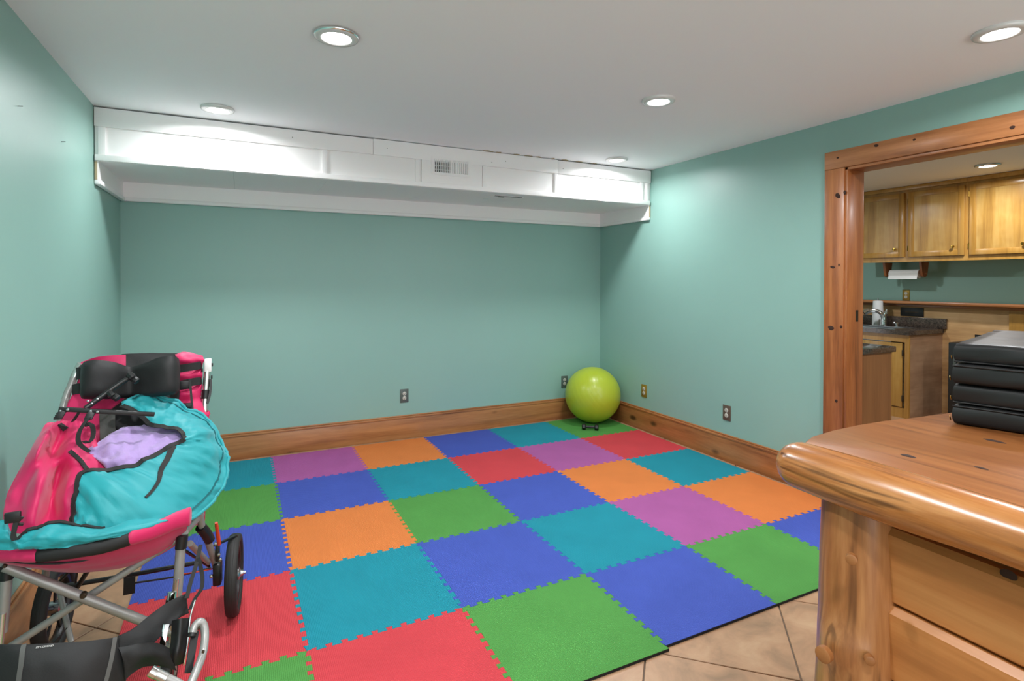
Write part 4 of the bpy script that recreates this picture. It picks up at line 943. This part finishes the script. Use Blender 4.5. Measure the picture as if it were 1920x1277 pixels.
# front casters, below the frame of the photo
for s, p in ((1, (-3.4717,-2.53,-0.0043)), (-1, (-3.9041,-2.53,0.0827))):
    p = Vector(p); c = Vector((p.x, p.y+.01, .088+(.0122 if p.x > -3.68 else 0))); rt = Vector((0, 0, 1)).rotation_difference(SR).to_matrix()
    wl = finish('front_caster', lathe(bm_new(), [(.05, -.013), (.072, -.014), (.078, -.008), (.08, 0), (.078, .008), (.072, .014), (.05, .013), (.05, -.013)], c-Vector((0, 0, .008)), rot=rt, seg=36), M['rubber'], ss)
    finish('caster_hub', lathe(bm_new(), [(0, -.012), (.051, -.011), (.051, .011), (0, .012)], c-Vector((0, 0, .008)), rot=rt, seg=24), M['black_plastic'], wl)
    b = bm_new()
    for q in (-1, 1): bar(b, c+SR*q*.02, c+SR*q*.02+Vector((0, 0, .10)), .02, .004, SR)
    bar(b, c-SR*.022+Vector((0, 0, .10)), c+SR*.022+Vector((0, 0, .10)), .03, .006); tube(b, [c+Vector((0, 0, .1)), Vector((p.x, p.y, p.z+.03))], .009, 10); finish('caster_fork', b, M['frame'], wl)
# calf panel across the foot rest hangers
CP = Sheet([[(-3.8241,-2.775,0.4561), (-3.7555,-2.8,0.4512), (-3.6941,-2.81,0.4421), (-3.6276,-2.81,0.4284), (-3.5676,-2.79,0.4094), (-3.5422,-2.76,0.3979)], [(-3.8165,-2.8,0.4195), (-3.7525,-2.83,0.4188), (-3.6922,-2.84,0.4067), (-3.6271,-2.84,0.3895), (-3.5716,-2.815,0.3638), (-3.5332,-2.78,0.3479)], [(-3.8105,-2.82,0.3576), (-3.7552,-2.85,0.3598), (-3.698,-2.86,0.3477), (-3.6394,-2.86,0.3311), (-3.5823,-2.84,0.307), (-3.5412,-2.8,0.2869)]], .003, seed=6)
cp = cloth('calf_panel', CP, M['black_cloth'], ss, 6, 6)
strip('seam_tape', CP, [(.0, 1.0), (1, 1.0), (2, 1.0)], .011, M['seam_grey'], cp, .001, .0015); strip('seam_tape', CP, [(.0, 4.0), (1, 4.0), (2, 4.0)], .011, M['seam_grey'], cp, .001, .0015)
SU = Sheet([[(-3.5606,-2.782,0.4071), (-3.5321,-2.745,0.3983), (-3.4945,-2.69,0.4003), (-3.4544,-2.65,0.405), (-3.412,-2.62,0.4016)], [(-3.5549,-2.795,0.384), (-3.515,-2.76,0.3752), (-3.4757,-2.705,0.3691), (-3.4393,-2.665,0.3686), (-3.4085,-2.63,0.3644)], [(-3.5482,-2.8,0.3502), (-3.5055,-2.775,0.3425), (-3.468,-2.715,0.3414), (-3.4333,-2.67,0.3537), (-3.4053,-2.635,0.3463)]], .004, seed=8)
cloth('calf_strap', SU, M['black_cloth'], ss, 6, 6, .003)
SL = Sheet([[(-3.5576,-2.8,0.3849), (-3.5133,-2.79,0.3762), (-3.4771,-2.76,0.3492), (-3.4456,-2.74,0.3141)], [(-3.5466,-2.81,0.356), (-3.5088,-2.805,0.3531), (-3.4716,-2.775,0.3234), (-3.4395,-2.75,0.286)], [(-3.542,-2.81,0.2967), (-3.5145,-2.8,0.3106), (-3.4761,-2.77,0.2915), (-3.4264,-2.75,0.2479)]], .004, seed=12)
cloth('calf_strap', SL, M['black_cloth'], ss, 6, 6, .003)
rib('strap', [(-3.4105,-2.64,0.3967), (-3.4019,-2.6,0.4276), (-3.3897,-2.56,0.4601), (-3.3811,-2.5,0.4943)], (.012, 0, 0), M['webbing'], ss)
rib('strap', [(-3.3843,-2.55,0.4751), (-3.3727,-2.57,0.4264), (-3.3726,-2.6,0.3984), (-3.3883,-2.63,0.3858), (-3.3992,-2.66,0.3716)], (.011, 0, .003), M['webbing'], ss)
tx = bpy.data.curves.new('panel_lettering', 'FONT'); tx.body = 'EZ CONVAID'; tx.size = .0062; tx.extrude = .0002; tx.shear = .2; tx.space_character = .95
dg = bpy.data.objects.new('tmp', tx); col.objects.link(dg)
me = bpy.data.meshes.new_from_object(dg.evaluated_get(bpy.context.evaluated_depsgraph_get())); bpy.data.objects.remove(dg)
me.name = 'panel_lettering'; me.materials.clear(); me.materials.append(M['ink'])
p0, n0 = CP.at(.34, 1.42, .003); p1, _ = CP.at(.26, 1.95, .003); xd = (p1-p0).normalized(); n0 = n0-xd*n0.dot(xd); n0.normalize(); yd = n0.cross(xd)
mt = Matrix((xd, yd, n0)).transposed().to_4x4(); mt.translation = p0; me.transform(mt)
wv = max(v.co.dot(xd) for v in me.vertices)-min(v.co.dot(xd) for v in me.vertices)
link('panel_lettering', me, cp)
# foot rest hanger at the right: curved plate, chrome fittings, grey loop tube
PL = Sheet([[(-3.4441,-2.7,0.3702), (-3.4211,-2.715,0.3787), (-3.3991,-2.7,0.3676)], [(-3.445,-2.72,0.3253), (-3.4222,-2.735,0.3308), (-3.4018,-2.72,0.3129)], [(-3.4488,-2.735,0.2949), (-3.4276,-2.75,0.301), (-3.4048,-2.735,0.2881)], [(-3.451,-2.74,0.2724), (-3.4316,-2.75,0.2635), (-3.4112,-2.74,0.2586)]], .0005)
pl = cloth('hanger_plate', PL, M['black_plastic'], ss, 5, 5, .004)
rod('plate_edge', [(-3.385,-2.68,0.4064), (-3.3963,-2.7,0.3685), (-3.4001,-2.725,0.3233), (-3.4044,-2.74,0.2863), (-3.4108,-2.745,0.257)], .0025, M['chrome'], pl)
b = bm_new(); bar(b, (-3.4576,-2.7,0.3644), (-3.4662,-2.72,0.3143), .016, .006, (0, -1, 0), .001); finish('slide_plate', b, M['chrome'], ss)
rod('release_knob', [(-3.4523,-2.6,0.4063), (-3.4547,-2.605,0.3862)], .0125, M['chrome'], ss, 10); rod('release_collar', [(-3.4546,-2.606,0.3867), (-3.4571,-2.61,0.3629)], .0145, M['black_plastic'], ss)
rod('loop_tube', [(-3.3888,-2.73,0.3341), (-3.3829,-2.715,0.3476), (-3.3693,-2.71,0.3523), (-3.3592,-2.715,0.3363), (-3.3566,-2.74,0.3118), (-3.3613,-2.78,0.2904), (-3.3729,-2.83,0.2828), (-3.3898,-2.88,0.2667)], .0112, M['frame'], ss)
rod('loop_cap', [(-3.3886,-2.732,0.3368), (-3.3909,-2.738,0.3299)], .0122, M['black_plastic'], ss)
for p in ((-3.372,-2.735,0.3481), (-3.3578,-2.795,0.3109)): finish('loop_bolt', lathe(bm_new(), [(.004, -.003), (.004, .003), (0, .004)], p, 'y', 10, rot=Matrix.Rotation(PI, 3, 'Z')), M['bronze'], ss)
b = bm_new(); bar(b, (-3.3826,-2.72,0.3329), (-3.3946,-2.8,0.2642), .02, .004, (.4, 0, 1)); finish('hanger_bracket', b, M['black_plastic'], ss)
rod('foot_tube', [(-3.4787,-2.84,0.3224), (-3.4574,-2.845,0.3073), (-3.4131,-2.855,0.2764), (-3.3876,-2.86,0.2451)], .0105, M['frame'], ss)
rod('foot_tube_cap', [(-3.4799,-2.84,0.3242), (-3.4662,-2.843,0.3131)], .0145, M['chrome'], ss, 10); rod('foot_tube_collar', [(-3.465,-2.843,0.3127), (-3.4421,-2.85,0.297)], .0132, M['silver'], ss)

# ---------------------------------------------------------------- lap cover thrown over the stroller
lc = thing('lap_cover', (-3.62, -2.45, .52), 'turquoise and magenta nylon cover with black binding draped over the stroller', 'cover')
inner = [(-3.6428,-2.24,0.9329), (-3.6052,-2.26,0.9182), (-3.5664,-2.29,0.8887), (-3.5402,-2.31,0.866), (-3.4854,-2.33,0.8551), (-3.4514,-2.35,0.8466), (-3.4384,-2.37,0.8314), (-3.4489,-2.38,0.8167), (-3.4785,-2.4,0.8112), (-3.5117,-2.42,0.7958), (-3.5466,-2.44,0.7834), (-3.573,-2.46,0.7758), (-3.6211,-2.47,0.7756), (-3.6675,-2.48,0.7789), (-3.7057,-2.49,0.7829), (-3.7065,-2.53,0.7408), (-3.7077,-2.56,0.6958), (-3.7025,-2.59,0.6592)]
outer = [(-3.6397,-2.23,0.9362), (-3.6013,-2.21,0.9536), (-3.5535,-2.2,0.9533), (-3.4982,-2.2,0.9344), (-3.4398,-2.2,0.8967), (-3.3871,-2.2,0.8528), (-3.3452,-2.22,0.8018), (-3.3174,-2.25,0.7492), (-3.3023,-2.29,0.7002), (-3.3069,-2.33,0.6539), (-3.3279,-2.38,0.6219), (-3.3592,-2.43,0.5964), (-3.3979,-2.5,0.5903), (-3.4591,-2.57,0.6021), (-3.5379,-2.61,0.611), (-3.5977,-2.61,0.6167), (-3.6556,-2.61,0.6347), (-3.6942,-2.605,0.6528)]
rows = []
for a, c in zip(inner, outer):
    a, c = Vector(a), Vector(c); L_ = (c-a).length; bu = Vector((.25, -.75, .35))*L_*.16
    rows.append([a, a.lerp(c, .3)+bu*.85, a.lerp(c, .62)+bu*.9, a.lerp(c, .87)+bu*.35, c])
TE = Sheet(rows, .013, 8, (1.3, .5), seed=4)
te = cloth('teal_panel', TE, M['aqua'], lc, 6, 7, .003, 'turquoise panel with a big curved edge')
strip('elastic_seam', TE, [(.8, 3.1)]+[(k, 3.05) for k in range(2, 12)]+[(12, 3.2)], .006, M['seam'], te, .0008, .002)
P = on(TE, [(0, 3.97)]+[(k, 3.97) for k in range(1, 14)], 0); b = bm_new(); tube(b, [p for p, n in P], .006, 10); finish('rolled_hem', b, M['aqua'], te)
strip('binding', TE, [(k, .03) for k in range(0, 18)], .014, M['webbing'], te, .002, .004, label='black binding tape')
strip('zip_slot', TE, [(7.9, .2), (9.3, .6), (10.6, .87), (11.6, 1.28), (12.7, 1.72)], .021, M['webbing'], te, .003, .003, (1, .35), 'black zip slot')
PK = Sheet([[(-3.8334,-2.3,0.8988), (-3.8147,-2.285,0.9055), (-3.7904,-2.28,0.9053), (-3.7602,-2.28,0.9002), (-3.7334,-2.29,0.8887), (-3.706,-2.31,0.8704)],
            [(-3.8452,-2.35,0.8693), (-3.8082,-2.39,0.892), (-3.7977,-2.31,0.86), (-3.7532,-2.345,0.8565), (-3.714,-2.35,0.83), (-3.6744,-2.37,0.7896)],
            [(-3.8556,-2.4,0.8321), (-3.8126,-2.465,0.8497), (-3.8076,-2.35,0.8162), (-3.7567,-2.41,0.8264), (-3.711,-2.4,0.7966), (-3.6408,-2.43,0.7609)],
            [(-3.8726,-2.44,0.7859), (-3.833,-2.47,0.7927), (-3.7848,-2.515,0.7965), (-3.7845,-2.39,0.7564), (-3.7311,-2.465,0.7639), (-3.69,-2.47,0.744)],
            [(-3.8833,-2.48,0.745), (-3.8407,-2.51,0.7436), (-3.7871,-2.555,0.7473), (-3.7847,-2.445,0.7078), (-3.7308,-2.525,0.719), (-3.7018,-2.51,0.6971)],
            [(-3.88,-2.52,0.7042), (-3.8363,-2.56,0.7054), (-3.7904,-2.58,0.7015), (-3.779,-2.5,0.6684), (-3.7316,-2.55,0.6725), (-3.6949,-2.555,0.658)],
            [(-3.8593,-2.57,0.6741), (-3.8303,-2.59,0.6614), (-3.7951,-2.59,0.6544), (-3.764,-2.58,0.6501), (-3.7247,-2.58,0.6486), (-3.6911,-2.585,0.644)]], .009, 8, (.35, 1.2), seed=20)
pk = cloth('pink_panel', PK, M['pink'], lc, 8, 8, .003, 'magenta panel in deep folds')
strip('hook_tape', PK, [(.35, 1.55), (.62, 2.35)], .018, M['webbing'], pk, .003, .003); strip('hook_tape', PK, [(1.85, 3.1), (2.1, 3.7), (2.45, 4.3)], .012, M['webbing'], pk, .004, .003)
FL = Sheet([[(-3.8806,-2.59,0.6939), (-3.8457,-2.6,0.7061), (-3.8212,-2.63,0.663), (-3.803,-2.625,0.6706), (-3.7811,-2.62,0.6791), (-3.7587,-2.615,0.6818), (-3.7269,-2.612,0.6821), (-3.692,-2.615,0.6688), (-3.6602,-2.618,0.6561), (-3.6106,-2.61,0.6463), (-3.561,-2.59,0.6496), (-3.5029,-2.56,0.6469)],
            [(-3.8652,-2.64,0.6777), (-3.8326,-2.645,0.6775), (-3.8109,-2.65,0.6533), (-3.7868,-2.655,0.6592), (-3.7602,-2.66,0.6647), (-3.7322,-2.66,0.6635), (-3.7002,-2.66,0.66), (-3.6676,-2.66,0.6519), (-3.6366,-2.655,0.645), (-3.5895,-2.65,0.6412), (-3.5404,-2.63,0.6391), (-3.4713,-2.59,0.6326)],
            [(-3.8653,-2.64,0.6458), (-3.8327,-2.645,0.6381), (-3.8065,-2.65,0.6362), (-3.78,-2.655,0.6342), (-3.7533,-2.66,0.6307), (-3.7241,-2.66,0.6259), (-3.6919,-2.66,0.6236), (-3.6604,-2.66,0.6245), (-3.6267,-2.655,0.6261), (-3.5793,-2.65,0.6251), (-3.5271,-2.63,0.6188), (-3.4466,-2.58,0.6122)]], .007, 16, (1, .5), seed=31)
fl_ = cloth('front_flap', FL, M['aqua'], lc, 9, 5, .003, 'turquoise front flap gathered on the seat edge')
strip('binding', FL, [(.08, 2), (.06, 2.6), (.04, 3), (.03, 4), (.02, 5), (.02, 6), (.02, 7), (.03, 8), (.02, 8.8)], .011, M['webbing'], fl_, .003, .003, label='black binding tape')
rib('strap', [(-3.8161,-2.635,0.7143), (-3.8179,-2.645,0.6936), (-3.8188,-2.65,0.6768), (-3.814,-2.655,0.6663)], (.012, 0, .004), M['webbing'], fl_)
block('buckle', (-3.824,-2.635,0.7232), (.036, .012, .03), M['black_plastic'], fl_, .004)
b = bm_new(); 
for k in range(2): bar(b, Vector((-3.8124,-2.636,0.7214))+Vector((0, 0, -.018*k)), Vector((-3.801,-2.636,0.7177))+Vector((0, 0, -.018*k)), .008, .006)
finish('buckle_prong', b, M['black_plastic'], fl_)

# ---------------------------------------------------------------- lilac blanket on the seat
LI = Sheet([[(-3.7128,-2.37,0.8213), (-3.6667,-2.29,0.8499), (-3.6116,-2.25,0.8579), (-3.5395,-2.25,0.8554), (-3.4565,-2.29,0.8439)], [(-3.6877,-2.39,0.7973), (-3.638,-2.37,0.8256), (-3.5829,-2.34,0.8286), (-3.5153,-2.32,0.8317), (-3.4384,-2.33,0.8306)],
            [(-3.6562,-2.43,0.777), (-3.6119,-2.44,0.7979), (-3.5655,-2.41,0.7968), (-3.5086,-2.38,0.8023), (-3.4393,-2.36,0.8176)], [(-3.6387,-2.45,0.7566), (-3.6025,-2.455,0.7561), (-3.5578,-2.445,0.7637), (-3.5053,-2.41,0.7777), (-3.4457,-2.38,0.8014)]], .012, 15, (1, 1.2), seed=40)
lb_ = cloth('lilac_blanket', LI, M['lilac'], None, 9, 9, .008)
tag(lb_, 'soft lilac fleece blanket crumpled on the stroller seat', 'blanket')
